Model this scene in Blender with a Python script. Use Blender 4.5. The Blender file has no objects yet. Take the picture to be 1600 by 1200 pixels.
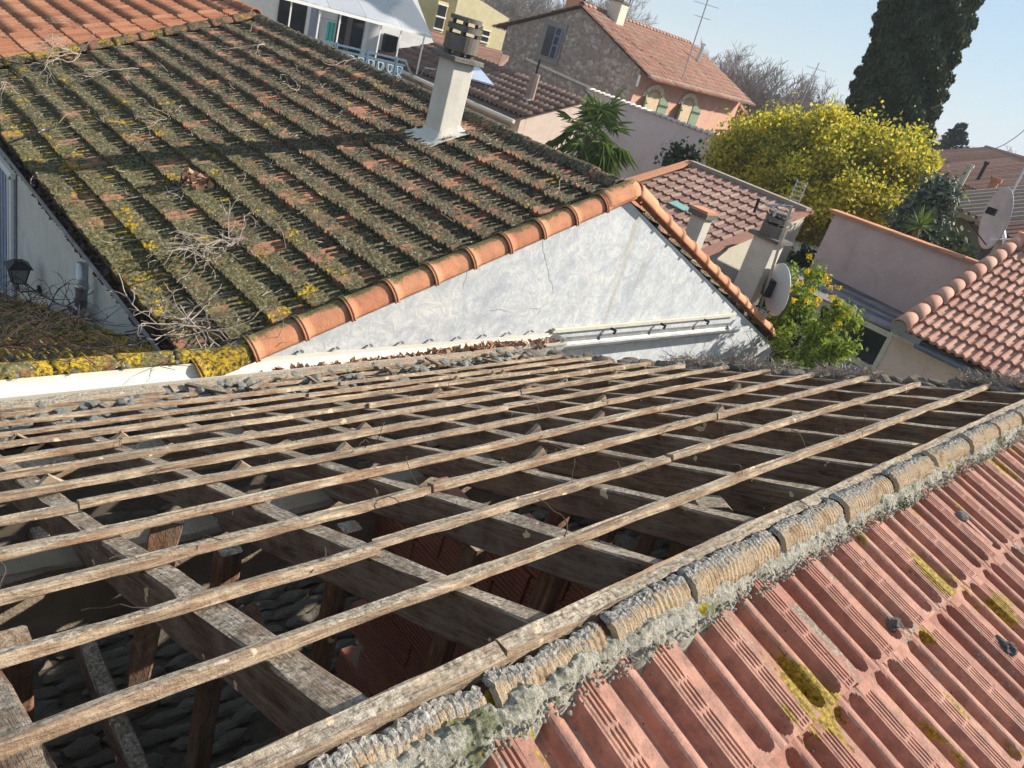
import bpy, bmesh, math, random
import numpy as np
from mathutils import Vector, Matrix, noise
random.seed(7); np.random.seed(7)
R = math.radians
sc = bpy.context.scene

# ------------------------------------------------------------------ camera
FPX, CX, CY = 1200.0, 800.0, 600.0
CM = np.array([[0.72123105, -0.10832719, 0.68417175],
               [-0.63803082, -0.4884592, 0.59525145],
               [0.26970807, -0.86583649, -0.42140803]])
cam = bpy.data.cameras.new('camera'); camo = bpy.data.objects.new('camera', cam)
sc.collection.objects.link(camo); sc.camera = camo
cam.sensor_width = 36; cam.lens = 27.0; cam.clip_start = 0.02; cam.clip_end = 6000
camo.matrix_world = Matrix(((CM[0][0], -CM[0][1], -CM[0][2], 0), (CM[1][0], -CM[1][1], -CM[1][2], 0),
                            (CM[2][0], -CM[2][1], -CM[2][2], 0), (0, 0, 0, 1)))
# ------------------------------------------------------------------ light
SUN = Vector((1.0, -0.55, 0.71)).normalized()
world = bpy.data.worlds.new('World'); sc.world = world; world.use_nodes = True
wn = world.node_tree.nodes; wl = world.node_tree.links
bg = wn['Background']; sky = wn.new('ShaderNodeTexSky')
sky.sky_type = 'NISHITA'; sky.sun_disc = False
sky.sun_elevation = math.asin(SUN.z); sky.sun_rotation = math.atan2(SUN.x, SUN.y)
sky.air_density = 1.0; sky.dust_density = 0.3; sky.ozone_density = 3.0; sky.altitude = 50
smix = wn.new('ShaderNodeMix'); smix.data_type = 'RGBA'; smix.inputs[0].default_value = 0.5   # thin even high haze: pale blue sky
smix.inputs[7].default_value = (6.8, 8.9, 10.9, 1); wl.new(sky.outputs[0], smix.inputs[6])
wl.new(smix.outputs[2], bg.inputs[0]); bg.inputs[1].default_value = 0.054
sun = bpy.data.lights.new('sun', 'SUN'); suno = bpy.data.objects.new('sun', sun); sc.collection.objects.link(suno)
sun.energy = 5.0; sun.angle = R(0.5); sun.color = (1.0, 0.93, 0.82)
suno.rotation_euler = SUN.to_track_quat('Z', 'Y').to_euler(); suno.location = (20, -11, 15)
sc.view_settings.view_transform = 'Standard'; sc.view_settings.look = 'None'
sc.view_settings.exposure = 0.85; sc.view_settings.gamma = 1.0; sc.view_settings.use_curve_mapping = False
sc.render.engine = 'CYCLES'
sc.render.resolution_x = 1024; sc.render.resolution_y = 768

# ------------------------------------------------------------------ helpers: measuring
def ray(px, py): return Vector(CM @ np.array([px - CX, py - CY, FPX]))
def at(px, py, d): r = ray(px, py); return r * (d / math.hypot(r.x, r.y))
def onp(px, py, n, c): r = ray(px, py); return r * (c / r.dot(Vector(n)))
def onx(px, py, X): return onp(px, py, (1, 0, 0), X)
def ony(px, py, Y): return onp(px, py, (0, 1, 0), Y)
def onz(px, py, Z): return onp(px, py, (0, 0, 1), Z)
def rnd(a=0.0, b=1.0): return random.uniform(a, b)
def nz(x, y, z=0.0): return noise.noise(Vector((x, y, z)))

# ------------------------------------------------------------------ helpers: objects
W = {}
def link(o, parent, M):
    sc.collection.objects.link(o); W[o] = M
    if parent is not None:
        o.parent = parent; o.matrix_local = W[parent].inverted() @ M
    else: o.matrix_world = M
    return o
def props(o, label=None, cat=None, group=None, kind=None):
    if label: o['label'] = label
    if cat: o['category'] = cat
    if group: o['group'] = group
    if kind: o['kind'] = kind
    return o
def thing(name, loc, label, cat, group=None):
    return props(link(bpy.data.objects.new(name, None), None, Matrix.Translation(Vector(loc))), label, cat, group)
def mesh_of(vs, fs, mats, smooth=False, fm=None, name='m', rn=None):
    me = bpy.data.meshes.new(name)
    if isinstance(vs, np.ndarray):
        n = len(vs); k = fs.shape[1]; m = len(fs)
        me.vertices.add(n); me.vertices.foreach_set('co', vs.astype(np.float32).ravel())
        me.loops.add(m * k); me.loops.foreach_set('vertex_index', fs.astype(np.int32).ravel())
        me.polygons.add(m); me.polygons.foreach_set('loop_start', np.arange(0, m * k, k, dtype=np.int32))
        me.update(calc_edges=True)
    else:
        me.from_pydata([tuple(v) for v in vs], [], fs)
    for m_ in (mats if isinstance(mats, (list, tuple)) else [mats]): me.materials.append(m_)
    if fm is not None: me.polygons.foreach_set('material_index', np.array(fm, dtype=np.int32))
    if smooth: me.polygons.foreach_set('use_smooth', np.ones(len(me.polygons), dtype=bool))
    if rn is not None:
        a = me.attributes.new('rnd', 'FLOAT', 'FACE'); a.data.foreach_set('value', np.array(rn, dtype=np.float32))
    me.update(); return me
class MB:
    """collects shapes in world space, links them as one mesh object"""
    def __init__(s): s.v = []; s.f = []; s.r = []
    def add(s, vs, fs, r=None):
        b = len(s.v); s.v += [tuple(v) for v in vs]; s.f += [tuple(i + b for i in f) for f in fs]
        r = rnd() if r is None else r
        s.r += [r] * len(fs); return s
    def box(s, c, d, rot=None, r=None):
        x, y, z = d[0] / 2, d[1] / 2, d[2] / 2
        vs = [Vector(p) for p in ((-x, -y, -z), (x, -y, -z), (x, y, -z), (-x, y, -z), (-x, -y, z), (x, -y, z), (x, y, z), (-x, y, z))]
        if rot is not None: vs = [rot @ v for v in vs]
        return s.add([v + Vector(c) for v in vs], [(3, 2, 1, 0), (4, 5, 6, 7), (0, 1, 5, 4), (1, 2, 6, 5), (2, 3, 7, 6), (3, 0, 4, 7)], r)
    def bar(s, a, b, w, h=None, up=(0, 0, 1), r=None):
        a = Vector(a); b = Vector(b); h = w if h is None else h
        d = (b - a); L = d.length; d.normalize(); u = Vector(up); u = (u - d * u.dot(d))
        if u.length < 1e-4: u = Vector((1, 0, 0)); u = u - d * u.dot(d)
        u.normalize(); sd = d.cross(u)
        return s.box((a + b) / 2, (L, w, h), Matrix((d, sd, u)).transposed(), r)
    def tube(s, pts, rad, n=5, r=None, cap=True):
        pts = [Vector(p) for p in pts]; m = len(pts); rad = rad if hasattr(rad, '__len__') else [rad] * m
        vs = []; fs = []; u = None
        for i, p in enumerate(pts):
            t = (pts[min(i + 1, m - 1)] - pts[max(i - 1, 0)])
            if t.length < 1e-9: t = Vector((0, 0, 1))
            t.normalize()
            if u is None: u = t.orthogonal().normalized()
            u = (u - t * u.dot(t)); u = u.normalized() if u.length > 1e-6 else t.orthogonal().normalized()
            w = t.cross(u)
            for k in range(n):
                a = 2 * math.pi * k / n; vs.append(p + (u * math.cos(a) + w * math.sin(a)) * rad[i])
        for i in range(m - 1):
            for k in range(n): fs.append((i * n + k, i * n + (k + 1) % n, (i + 1) * n + (k + 1) % n, (i + 1) * n + k))
        if cap: fs.append(tuple(reversed(range(n)))); fs.append(tuple((m - 1) * n + k for k in range(n)))
        return s.add(vs, fs, r)
    def prism(s, poly, ext, r=None):
        """polygon (list of points) extruded along vector ext"""
        n = len(poly); ext = Vector(ext); vs = [Vector(p) for p in poly] + [Vector(p) + ext for p in poly]
        fs = [tuple(range(n)), tuple(reversed(range(n, 2 * n)))] + [(i, i + n, (i + 1) % n + n, (i + 1) % n) for i in range(n)]
        return s.add(vs, fs, r)
    def build(s, name, mat, parent=None, smooth=False, recalc=False):
        org = W[parent].translation if parent is not None else (sum((Vector(v) for v in s.v), Vector()) / max(1, len(s.v)))
        vs = [(v[0] - org[0], v[1] - org[1], v[2] - org[2]) for v in s.v]
        me = mesh_of(vs, s.f, mat, smooth, rn=s.r)
        if recalc:
            bm = bmesh.new(); bm.from_mesh(me); bmesh.ops.recalc_face_normals(bm, faces=bm.faces); bm.to_mesh(me); bm.free()
        return link(bpy.data.objects.new(name, me), parent, Matrix.Translation(org))
def quad_cloud(cs, size, aspect=1.0, up=None, spread=1.0, jit=0.3):
    """numpy cloud of small quads, centres cs (N,3)"""
    n = len(cs); a = np.random.normal(size=(n, 3))
    if up is not None: a = a * spread + up
    a /= np.linalg.norm(a, axis=1)[:, None] + 1e-9
    b = np.random.normal(size=(n, 3)); b -= (a * b).sum(1)[:, None] * a; b /= np.linalg.norm(b, axis=1)[:, None] + 1e-9
    s = size * (1 + jit * np.random.uniform(-1, 1, (n, 1))); a = a * s * aspect / 2; b = b * s / 2
    v = np.stack([cs - a, cs + b, cs + a, cs - b], 1).reshape(-1, 3)
    return v, np.arange(4 * n).reshape(n, 4)
def cloud_obj(name, v, f, mats, parent, fm=None, rn=None):
    org = np.array(W[parent].translation) if parent is not None else v.mean(0)
    me = mesh_of(v - org, f, mats, False, fm, rn=np.random.rand(len(f)) if rn is None else rn)
    return link(bpy.data.objects.new(name, me), parent, Matrix.Translation(Vector(org)))

# ------------------------------------------------------------------ helpers: materials
def srgb(h):
    h = h.lstrip('#'); c = [int(h[i:i + 2], 16) / 255 for i in (0, 2, 4)]
    return tuple(((x / 12.92) if x <= 0.04045 else ((x + 0.055) / 1.055) ** 2.4) for x in c) + (1,)
def C(*a): return tuple(a) + (1,)
class NT:
    def __init__(s, name):
        s.m = bpy.data.materials.new(name); s.m.use_nodes = True; s.t = s.m.node_tree; s.n = s.t.nodes; s.l = s.t.links
        s.b = s.n['Principled BSDF']; s.b.inputs['Roughness'].default_value = 0.85
        s.b.inputs['Specular IOR Level'].default_value = 0.25
        s.geo = s.n.new('ShaderNodeNewGeometry'); s.pos = s.geo.outputs['Position']; s.bumps = None
    def link(s, a, b): s.l.new(a, b)
    def sock(s, v, inp):
        if isinstance(v, bpy.types.NodeSocket): s.link(v, inp)
        else: inp.default_value = v
    def mapv(s, rot=(0, 0, 0), scale=(1, 1, 1), vec=None):
        a = s.n.new('ShaderNodeMapping'); s.link(vec or s.pos, a.inputs[0]); a.inputs['Rotation'].default_value = rot
        b = s.n.new('ShaderNodeMapping'); s.link(a.outputs[0], b.inputs[0]); b.inputs['Scale'].default_value = scale
        return b.outputs[0]
    def noise(s, scale, detail=4, rough=0.6, vec=None, dist=0.0, color=False):
        n = s.n.new('ShaderNodeTexNoise'); s.link(vec or s.pos, n.inputs['Vector'])
        n.inputs['Scale'].default_value = scale; n.inputs['Detail'].default_value = detail
        n.inputs['Roughness'].default_value = rough; n.inputs['Distortion'].default_value = dist
        return n.outputs[1] if color else n.outputs[0]
    def voro(s, scale, feature='F1', vec=None, out=0, rand=1.0):
        n = s.n.new('ShaderNodeTexVoronoi'); n.feature = feature; s.link(vec or s.pos, n.inputs['Vector'])
        n.inputs['Scale'].default_value = scale; n.inputs['Randomness'].default_value = rand; return n.outputs[out]
    def ramp(s, fac, stops, interp='LINEAR'):
        n = s.n.new('ShaderNodeValToRGB'); s.sock(fac, n.inputs[0]); e = n.color_ramp.elements; n.color_ramp.interpolation = interp
        while len(e) < len(stops): e.new(0.5)
        for i, (p, c) in enumerate(stops):
            e[i].position = p; e[i].color = c if hasattr(c, '__len__') else (c, c, c, 1)
        return n.outputs[0]
    def math(s, op, a, b=0.0, clamp=False):
        n = s.n.new('ShaderNodeMath'); n.operation = op; n.use_clamp = clamp; s.sock(a, n.inputs[0]); s.sock(b, n.inputs[1]); return n.outputs[0]
    def mix(s, fac, a, b, mode='MIX'):
        n = s.n.new('ShaderNodeMix'); n.data_type = 'RGBA'; n.blend_type = mode
        s.sock(fac, n.inputs[0]); s.sock(a, n.inputs[6]); s.sock(b, n.inputs[7]); return n.outputs[2]
    def tint(s):
        a = s.n.new('ShaderNodeAttribute'); a.attribute_name = 'rnd'; o = s.n.new('ShaderNodeObjectInfo')
        return s.math('FRACT', s.math('ADD', a.outputs['Fac'], o.outputs['Random']))
    def axis(s, k):
        n = s.n.new('ShaderNodeSeparateXYZ'); s.link(s.pos, n.inputs[0]); return n.outputs[k]
    def bump(s, h, dist=0.01, strength=1.0):
        n = s.n.new('ShaderNodeBump'); s.link(h, n.inputs['Height']); n.inputs['Distance'].default_value = dist
        n.inputs['Strength'].default_value = strength
        if s.bumps is not None: s.link(s.bumps, n.inputs['Normal'])
        s.bumps = n.outputs[0]; s.link(s.bumps, s.b.inputs['Normal'])
    def color(s, c, rough=None, metal=None, spec=None):
        s.sock(c, s.b.inputs['Base Color'])
        if rough is not None: s.sock(rough, s.b.inputs['Roughness'])
        if metal is not None: s.b.inputs['Metallic'].default_value = metal
        if spec is not None: s.b.inputs['Specular IOR Level'].default_value = spec
        return s.m

def plain(name, c, rough=0.8, var=0.15, scale=8.0, metal=0.0, bump=0.0, spec=0.25, big=0.0):
    t = NT(name); d = tuple(x * (1 - var) for x in c[:3]) + (1,); e = tuple(min(1, x * (1 + var)) for x in c[:3]) + (1,)
    col = t.ramp(t.noise(scale, 5, 0.65), [(0.3, d), (0.7, e)])
    if big: col = t.mix(t.math('MULTIPLY', t.noise(0.8, 3, 0.6), big), col, tuple(x * 0.55 for x in c[:3]) + (1,))
    if bump: t.bump(t.noise(scale * 3, 4, 0.6), bump)
    return t.color(col, rough, metal, spec)

def moss_mat(name, cover=0.0, yellow=0.0, clays=None, orange_x=True):
    t = NT(name); tt = t.tint()
    clay = t.ramp(tt, clays or [(0.0, C(.36, .15, .09)), (0.3, C(.30, .11, .07)), (0.6, C(.44, .18, .10)), (1.0, C(.50, .22, .13))])
    clay = t.mix(t.math('MULTIPLY', t.noise(22, 5, 0.7), 0.7), clay, C(.16, .10, .075))
    n1 = t.noise(5.0, 5, 0.7); n2 = t.noise(34, 5, 0.75); n3 = t.noise(1.1, 3, 0.6)
    moss = t.ramp(n2, [(0.32, C(.014, .012, .008)), (0.46, C(.060, .052, .033)), (0.57, C(.135, .122, .08)), (0.68, C(.31, .29, .23))])
    green = t.ramp(n2, [(0.32, C(.018, .017, .009)), (0.47, C(.095, .086, .038)), (0.58, C(.19, .175, .085)), (0.70, C(.32, .30, .17))])
    gx = t.math('MULTIPLY', t.math('SUBTRACT', 5.2, t.axis(0)), 0.32, True)
    moss = t.mix(t.math('MULTIPLY', gx, t.ramp(n3, [(0.35, 0.3), (0.6, 1.0)])), moss, green)
    # small pale lichen discs
    vd = t.voro(26, 'F1'); sp = t.ramp(vd, [(0.13, 1.0), (0.2, 0.0)]); sp = t.math('MULTIPLY', sp, t.ramp(t.noise(9, 2), [(0.48, 0.0), (0.6, 1.0)]))
    moss = t.mix(sp, moss, C(.52, .51, .44))
    ye = t.ramp(t.math('ADD', t.math('MULTIPLY', t.noise(3.2, 5, 0.75), 1.0), t.math('MULTIPLY', gx, 0.07)), [(0.625 - yellow, 0.0), (0.67 - yellow, 1.0)])
    ye = t.math('MULTIPLY', ye, t.ramp(n2, [(0.42, 0.0), (0.55, 1.0)]))
    moss = t.mix(ye, moss, t.ramp(n2, [(0.4, C(.22, .15, .015)), (0.65, C(.58, .38, .03))]))
    nt_ = t.noise(11, 3, .6); cov = t.math('ADD', t.math('ADD', t.math('MULTIPLY', n1, 0.5), t.math('MULTIPLY', nt_, 0.25)), t.math('MULTIPLY', n2, 0.42))
    cov = t.math('ADD', cov, t.math('MULTIPLY', t.ramp(tt, [(0.80, 0.0), (0.9, -0.22 if orange_x else -.1)]), 1.0))
    cl = t.math('MULTIPLY', t.math('GREATER_THAN', tt, 0.89), 0.07)
    cov = t.math('SUBTRACT', t.math('ADD', cov, cover), t.math('ADD', cl, t.math('MULTIPLY', t.math('SUBTRACT', 1.0, gx), 0.05)))
    m = t.ramp(cov, [(0.50, 0.0), (0.56, 1.0)])
    t.bump(n2, 0.012); t.bump(t.noise(120, 3, 0.7), 0.003)
    return t.color(t.mix(m, clay, moss), 0.95, spec=0.1)

def clay_mat(name, lo, hi, dirt=0.4, dark=C(.11, .075, .06), yellow=False, scale=14, lichen=0.0):
    t = NT(name); tt = t.tint(); base = t.mix(tt, lo, hi)
    base = t.mix(t.math('MULTIPLY', t.ramp(t.noise(scale, 6, 0.7), [(0.4, 0.0), (0.75, 1.0)]), dirt), base, dark)
    base = t.mix(t.math('MULTIPLY', t.ramp(t.noise(scale * 7, 4, 0.7), [(0.58, 0.0), (0.68, 1.0)]), 0.5 * dirt + 0.15), base, dark)
    if lichen:
        l = t.ramp(t.math('ADD', t.noise(3.3, 5, 0.75), t.math('MULTIPLY', t.noise(60, 3), 0.3)), [(0.70 - lichen, 0.0), (0.77 - lichen, 1.0)])
        base = t.mix(l, base, t.ramp(t.noise(90, 3), [(0.35, C(.09, .085, .06)), (0.6, C(.34, .33, .27))]))
    if yellow:
        y = t.ramp(t.math('ADD', t.noise(2.6, 5, 0.75), t.math('MULTIPLY', t.noise(50, 3), 0.12)), [(0.70, 0.0), (0.73, 1.0)])
        base = t.mix(y, base, t.ramp(t.noise(60, 3), [(0.35, C(.2, .13, .01)), (0.6, C(.55, .34, .02))]))
    t.bump(t.noise(70, 5, 0.7), 0.0025)
    return t.color(base, 0.82, spec=0.3)

def wood_mat(name, rot, c0, c1, c2, end=None):
    t = NT(name); v = t.mapv(rot, (4.0, 38, 38)); vf = t.mapv(rot, (16, 210, 210)); tt = t.tint()
    n = t.noise(1.0, 6, 0.68, v, 0.6); f = t.noise(1.0, 4, 0.7, vf); b = t.noise(6.5, 5, 0.7); sp = t.noise(70, 4, .75)
    col = t.ramp(n, [(0.30, c0), (0.5, c1), (0.66, c2)])
    col = t.mix(t.ramp(b, [(0.45, 0.0), (0.62, 0.8)]), col, t.mix(tt, C(.30, .165, .09), C(.20, .155, .12)))
    # grey dusty weathering on upward faces, colour brightened so tops look sunlit
    g = t.n.new('ShaderNodeSeparateXYZ'); t.link(t.geo.outputs['Normal'], g.inputs[0])
    up_ = t.ramp(g.outputs[2], [(0.72, 0.0), (0.88, 1.0)]); sunlit_dust = t.ramp(sp, [(0.35, C(.11, .088, .066)), (0.5, C(.36, .305, .235)), (0.66, C(.60, .53, .43))])
    col = t.mix(t.math('MULTIPLY', up_, t.ramp(t.noise(9, 4, .65), [(0.36, 0.25), (0.58, .95)])), col, sunlit_dust)
    col = t.mix(t.math('MULTIPLY', t.ramp(f, [(0.52, 0.0), (0.66, 1.0)]), 0.6), col, C(.05, .036, .028))
    col = t.mix(t.ramp(sp, [(0.24, 0.7), (0.36, 0.0)]), col, C(.04, .03, .024))
    fr = t.ramp(t.noise(12, 3, 0.5), [(0.69, 0.0), (0.705, 1.0)])
    col = t.mix(fr, col, C(.66, .50, .33))
    t.bump(n, 0.008); t.bump(f, 0.003); t.bump(sp, .004)
    return t.color(col, 0.92, spec=0.12)

MAT = {}
MAT['moss'] = moss_mat('mossy_tile', cover=0.052)
MAT['clean_tile'] = moss_mat('clean_orange_tile', cover=-0.16, orange_x=False, clays=[(0.0, C(.42, .16, .085)), (0.5, C(.52, .21, .11)), (1.0, C(.62, .30, .17))])  # the clean clay's own orange, with little moss over it
MAT['ridge_moss'] = moss_mat('mossy_ridge', cover=0.07, yellow=-.05)
MAT['lichen_tile'] = moss_mat('yellow_lichen_tile', cover=0.02, yellow=0.10)
t = NT('pink_clay_tile'); tt = t.tint(); base = t.mix(tt, C(.35, .155, .105), C(.46, .235, .165))
base = t.mix(t.ramp(t.noise(5, 5, .7), [(0.38, 0.0), (0.68, .55)]), base, C(.33, .13, .10))
base = t.mix(t.math('MULTIPLY', t.ramp(t.noise(20, 6, .72), [(0.42, 0.0), (0.68, 1.0)]), .65), base, C(.15, .095, .07))
vs_ = t.mapv((R(-18), 0, 0), (13, 2.0, 6)); st_ = t.noise(1.0, 5, .65, vs_); fi = t.noise(85, 4, .75)
l_ = t.ramp(t.math('ADD', t.math('MULTIPLY', st_, 1.0), t.math('MULTIPLY', fi, .22)), [(0.70, 0.0), (0.75, 1.0)])
base = t.mix(t.math('MULTIPLY', l_, .85), base, t.ramp(fi, [(0.36, C(.07, .062, .045)), (0.52, C(.20, .18, .135)), (0.66, C(.38, .36, .29))]))
y_ = t.ramp(t.math('ADD', t.noise(2.6, 5, .72, t.mapv((R(-18), 0, 0), (1.6, .7, 1))), t.math('MULTIPLY', fi, .10)), [(0.665, 0.0), (0.69, 1.0)])
for q_, rr_q in (((1.62, .275, -1.21), .19), ((2.50, .30, -1.19), .14), ((2.74, .12, -1.26), .13), ((2.1, .05, -1.28), .08)):
    dn_ = t.n.new('ShaderNodeVectorMath'); dn_.operation = 'DISTANCE'; t.link(t.pos, dn_.inputs[0]); dn_.inputs[1].default_value = q_
    g_ = t.math('ADD', t.math('DIVIDE', dn_.outputs['Value'], rr_q), t.math('ADD', t.math('MULTIPLY', t.noise(9, 4, .7, t.mapv((R(-18), 0, 0), (2.2, .7, 1))), 2.2), t.math('MULTIPLY', fi, .4)))
    y_ = t.math('MAXIMUM', y_, t.ramp(g_, [(0.0, 1.0), (0.9, 1.0), (1.0, 0.0)]) if False else t.math('SUBTRACT', 1.0, t.math('MULTIPLY', t.math('SUBTRACT', g_, 1.72, True), 9.0, True), True))
base = t.mix(y_, base, t.ramp(fi, [(0.36, C(.07, .05, .01)), (0.50, C(.24, .155, .015)), (0.66, C(.46, .30, .03))]))
sk = t.ramp(t.noise(120, 2, .6), [(0.26, 1.0), (0.30, 0.0)]); base = t.mix(sk, base, C(.05, .035, .03))
t.bump(t.noise(60, 5, .75), .003); t.bump(t.noise(8, 3, .6), .006); MAT['near_tile'] = t.color(base, .8, spec=.3)
MAT['cap_orange'] = clay_mat('orange_cap', C(.52, .21, .11), C(.62, .28, .15), 0.35, dark=C(.22, .12, .08))
def mossy_cap():
    t = NT('orange_cap_mossed'); tt = t.tint(); base = t.mix(tt, C(.48, .19, .10), C(.60, .27, .145)); fi = t.noise(60, 5, .75)
    base = t.mix(t.math('MULTIPLY', t.ramp(t.noise(9, 6, .7), [(0.4, 0.0), (0.7, 1.0)]), .55), base, C(.27, .13, .08))
    g = t.n.new('ShaderNodeSeparateXYZ'); t.link(t.geo.outputs['Normal'], g.inputs[0])
    k = t.math('ADD', t.math('ADD', t.math('MULTIPLY', g.outputs[1], .42), t.math('MULTIPLY', g.outputs[2], .05)), t.math('ADD', t.math('MULTIPLY', t.noise(7, 5, .7), .9), t.math('MULTIPLY', fi, .25)))
    base = t.mix(t.ramp(k, [(0.50, 0.0), (0.58, .95)]), base, t.ramp(fi, [(0.36, C(.05, .04, .025)), (0.52, C(.16, .13, .05)), (0.68, C(.34, .26, .07))]))
    t.bump(fi, .005); t.bump(t.noise(12, 4, .6), .006); return t.color(base, .85, spec=.2)
MAT['cap_mossed'] = mossy_cap()
MAT['brown_tile'] = clay_mat('brown_tile', C(.25, .13, .10), C(.38, .235, .18), 0.55)
MAT['pink_tile'] = clay_mat('pink_small_tile', C(.36, .165, .115), C(.50, .27, .195), 0.45)
MAT['old_tile'] = clay_mat('old_roman_tile', C(.30, .13, .09), C(.50, .25, .17), 0.6, lichen=0.02)
MAT['dark_tile'] = clay_mat('dull_brown_tile', C(.17, .10, .075), C(.27, .17, .13), 0.5)
MAT['grey_tile'] = clay_mat('grey_brown_tile', C(.28, .22, .18), C(.38, .30, .24), 0.4)
MAT['brick'] = clay_mat('red_brick', C(.26, .095, .06), C(.36, .145, .095), 0.6)
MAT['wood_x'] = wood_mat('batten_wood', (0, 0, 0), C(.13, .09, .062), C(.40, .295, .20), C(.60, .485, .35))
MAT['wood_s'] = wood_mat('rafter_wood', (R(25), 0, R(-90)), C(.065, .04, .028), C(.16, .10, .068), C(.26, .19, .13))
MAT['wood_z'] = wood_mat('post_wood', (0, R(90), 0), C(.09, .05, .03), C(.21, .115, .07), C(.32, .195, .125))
MAT['lead'] = plain('grey_zinc', C(.22, .22, .22), 0.5, 0.3, 6, 0.25, 0.002)
MAT['dark_gutter'] = plain('slate_blue_gutter', C(.16, .19, .24), 0.45, 0.2, 8, 0.2, 0.001)
MAT['white_gutter'] = plain('white_gutter', C(.60, .57, .50), 0.45, 0.08, 5, 0, 0.001, 0.4)
MAT['black'] = plain('black_metal', C(.015, .015, .017), 0.4, 0.2)
MAT['steel'] = plain('galvanised_steel', C(.45, .46, .48), 0.4, 0.15, 20, 0.7)
MAT['white_paint'] = plain('white_paint', C(.78, .77, .74), 0.5, 0.05, 3)
MAT['glass'] = plain('dark_glass', C(.02, .025, .03), 0.06, 0.2, 2, 0, 0, 0.6)
MAT['curtain'] = plain('grey_curtain', C(.30, .34, .42), 0.9, 0.2, 12)
MAT['moss_lump'] = plain('dry_moss', C(.10, .10, .055), 1.0, 0.6, 60, 0, 0.02)
MAT['leaf_dry'] = plain('dry_leaf', C(.36, .21, .13), 0.8, 0.45, 30)
MAT['twig'] = plain('pale_twig', C(.34, .28, .23), 0.85, 0.4, 25)
MAT['dark_twig'] = plain('brown_twig', C(.13, .095, .075), 0.9, 0.4, 25)
MAT['wire'] = plain('rusty_wire', C(.06, .04, .03), 0.7, 0.3)

def plaster(name, c, stain=C(.35, .30, .22), streak=0.25, bump=0.006, blue=None, scale=2.2):
    t = NT(name); a = t.noise(scale, 6, 0.68, dist=0.6); b = t.noise(scale * 9, 5, 0.7)
    col = t.ramp(a, [(0.3, tuple(x * 0.82 for x in c[:3]) + (1,)), (0.55, c), (0.72, blue or c)])
    col = t.mix(t.math('MULTIPLY', t.ramp(b, [(0.5, 0.0), (0.8, 1.0)]), 0.35), col, tuple(x * 0.6 for x in c[:3]) + (1,))
    v = t.mapv((0, 0, 0), (2.2, 2.2, 0.35)); s = t.ramp(t.noise(1.0, 4, 0.6, v), [(0.58, 0.0), (0.72, 1.0)])
    col = t.mix(t.math('MULTIPLY', s, streak), col, stain)
    t.bump(b, bump); t.bump(t.noise(60, 4, 0.7), bump * 0.3)
    return t.color(col, 0.9, spec=0.15)
def trowelled():
    t = NT('trowelled_gable'); w_ = t.noise(1.4, 4, .6, color=True); v = t.n.new('ShaderNodeMix'); v.data_type = 'RGBA'; v.inputs[0].default_value = .25; t.link(t.pos, v.inputs[6]); t.link(w_, v.inputs[7])
    a = t.noise(3.0, 7, .72, v.outputs[2], 1.6); b = t.noise(7.5, 6, .7, None, 2.2); c = t.noise(28, 4, .7)
    col = t.ramp(a, [(0.34, C(.42, .445, .475)), (0.46, C(.53, .55, .57)), (0.56, C(.62, .625, .62)), (0.68, C(.68, .665, .635))])
    col = t.mix(t.ramp(b, [(0.40, 0.55), (0.56, 0.0)]), col, C(.40, .42, .445)); col = t.mix(t.ramp(b, [(0.60, 0.0), (0.72, .7)]), col, C(.74, .73, .70))
    sv = t.mapv((0, 0, 0), (3.2, 3.2, .30)); st = t.ramp(t.noise(1.0, 5, .65, sv), [(0.58, 0.0), (0.70, 1.0)]); col = t.mix(t.math('MULTIPLY', st, .45), col, C(.34, .29, .20))
    k_ = t.ramp(t.voro(1.1, 'DISTANCE_TO_EDGE', v.outputs[2]), [(0.0, 1.0), (0.006, 0.0)]); k_ = t.math('MULTIPLY', k_, t.ramp(t.noise(.9, 2), [(0.55, 0.0), (0.6, 1.0)])); col = t.mix(k_, col, C(.14, .14, .15))
    t.bump(b, .005); t.bump(c, .0015); return t.color(col, .88, spec=.2)
MAT['gable'] = trowelled()
MAT['old_gable'] = plaster('old_trowelled_gable', C(.64, .655, .67), C(.38, .34, .26), 0.8, 0.012, C(.40, .46, .54), 2.6)
MAT['cream'] = plaster('cream_render', C(.62, .57, .46), streak=0.35)
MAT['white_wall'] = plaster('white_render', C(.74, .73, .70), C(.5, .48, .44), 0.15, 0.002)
MAT['offwhite_wall'] = plaster('offwhite_render', C(.62, .60, .54), C(.4, .38, .32), 0.15, 0.003)  # even off-white render, a duller tone than the terrace white
MAT['yellow_wall'] = plaster('yellow_render', C(.66, .58, .36), C(.5, .42, .28), 0.2, 0.003)
MAT['yellow_dark'] = plaster('ochre_render', C(.68, .55, .28), C(.5, .42, .28), 0.2, 0.003)
MAT['mauve'] = plaster('mauve_render', C(.60, .49, .475), C(.46, .4, .4), 0.1, 0.001, None, 0.6)
MAT['pink_wall'] = plaster('rose_render', C(.62, .44, .39), C(.42, .32, .29), 0.35, 0.006)
MAT['pale_pink'] = plaster('pale_pink_render', C(.66, .52, .44), C(.45, .34, .28), 0.35, 0.004)
MAT['salmon'] = plaster('salmon_render', C(.56, .32, .24), C(.40, .3, .25), 0.3, 0.003)
MAT['grey_wall'] = plaster('blue_grey_render', C(.24, .24, .23), C(.2, .17, .12), 0.4, 0.006)
MAT['attic_plaster'] = plaster('attic_mortar', C(.36, .31, .25), C(.2, .15, .1), 0.3, 0.01, None, 5)
MAT['purlin_dusty'] = plaster('dusty_purlin', C(.27, .215, .155), C(.14, .10, .06), 0.4, 0.012, C(.34, .29, .22), 6)
MAT['mortar'] = plaster('lichen_mortar', C(.30, .29, .26), C(.16, .15, .10), 0.6, 0.02, C(.44, .43, .40), 14)
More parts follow.
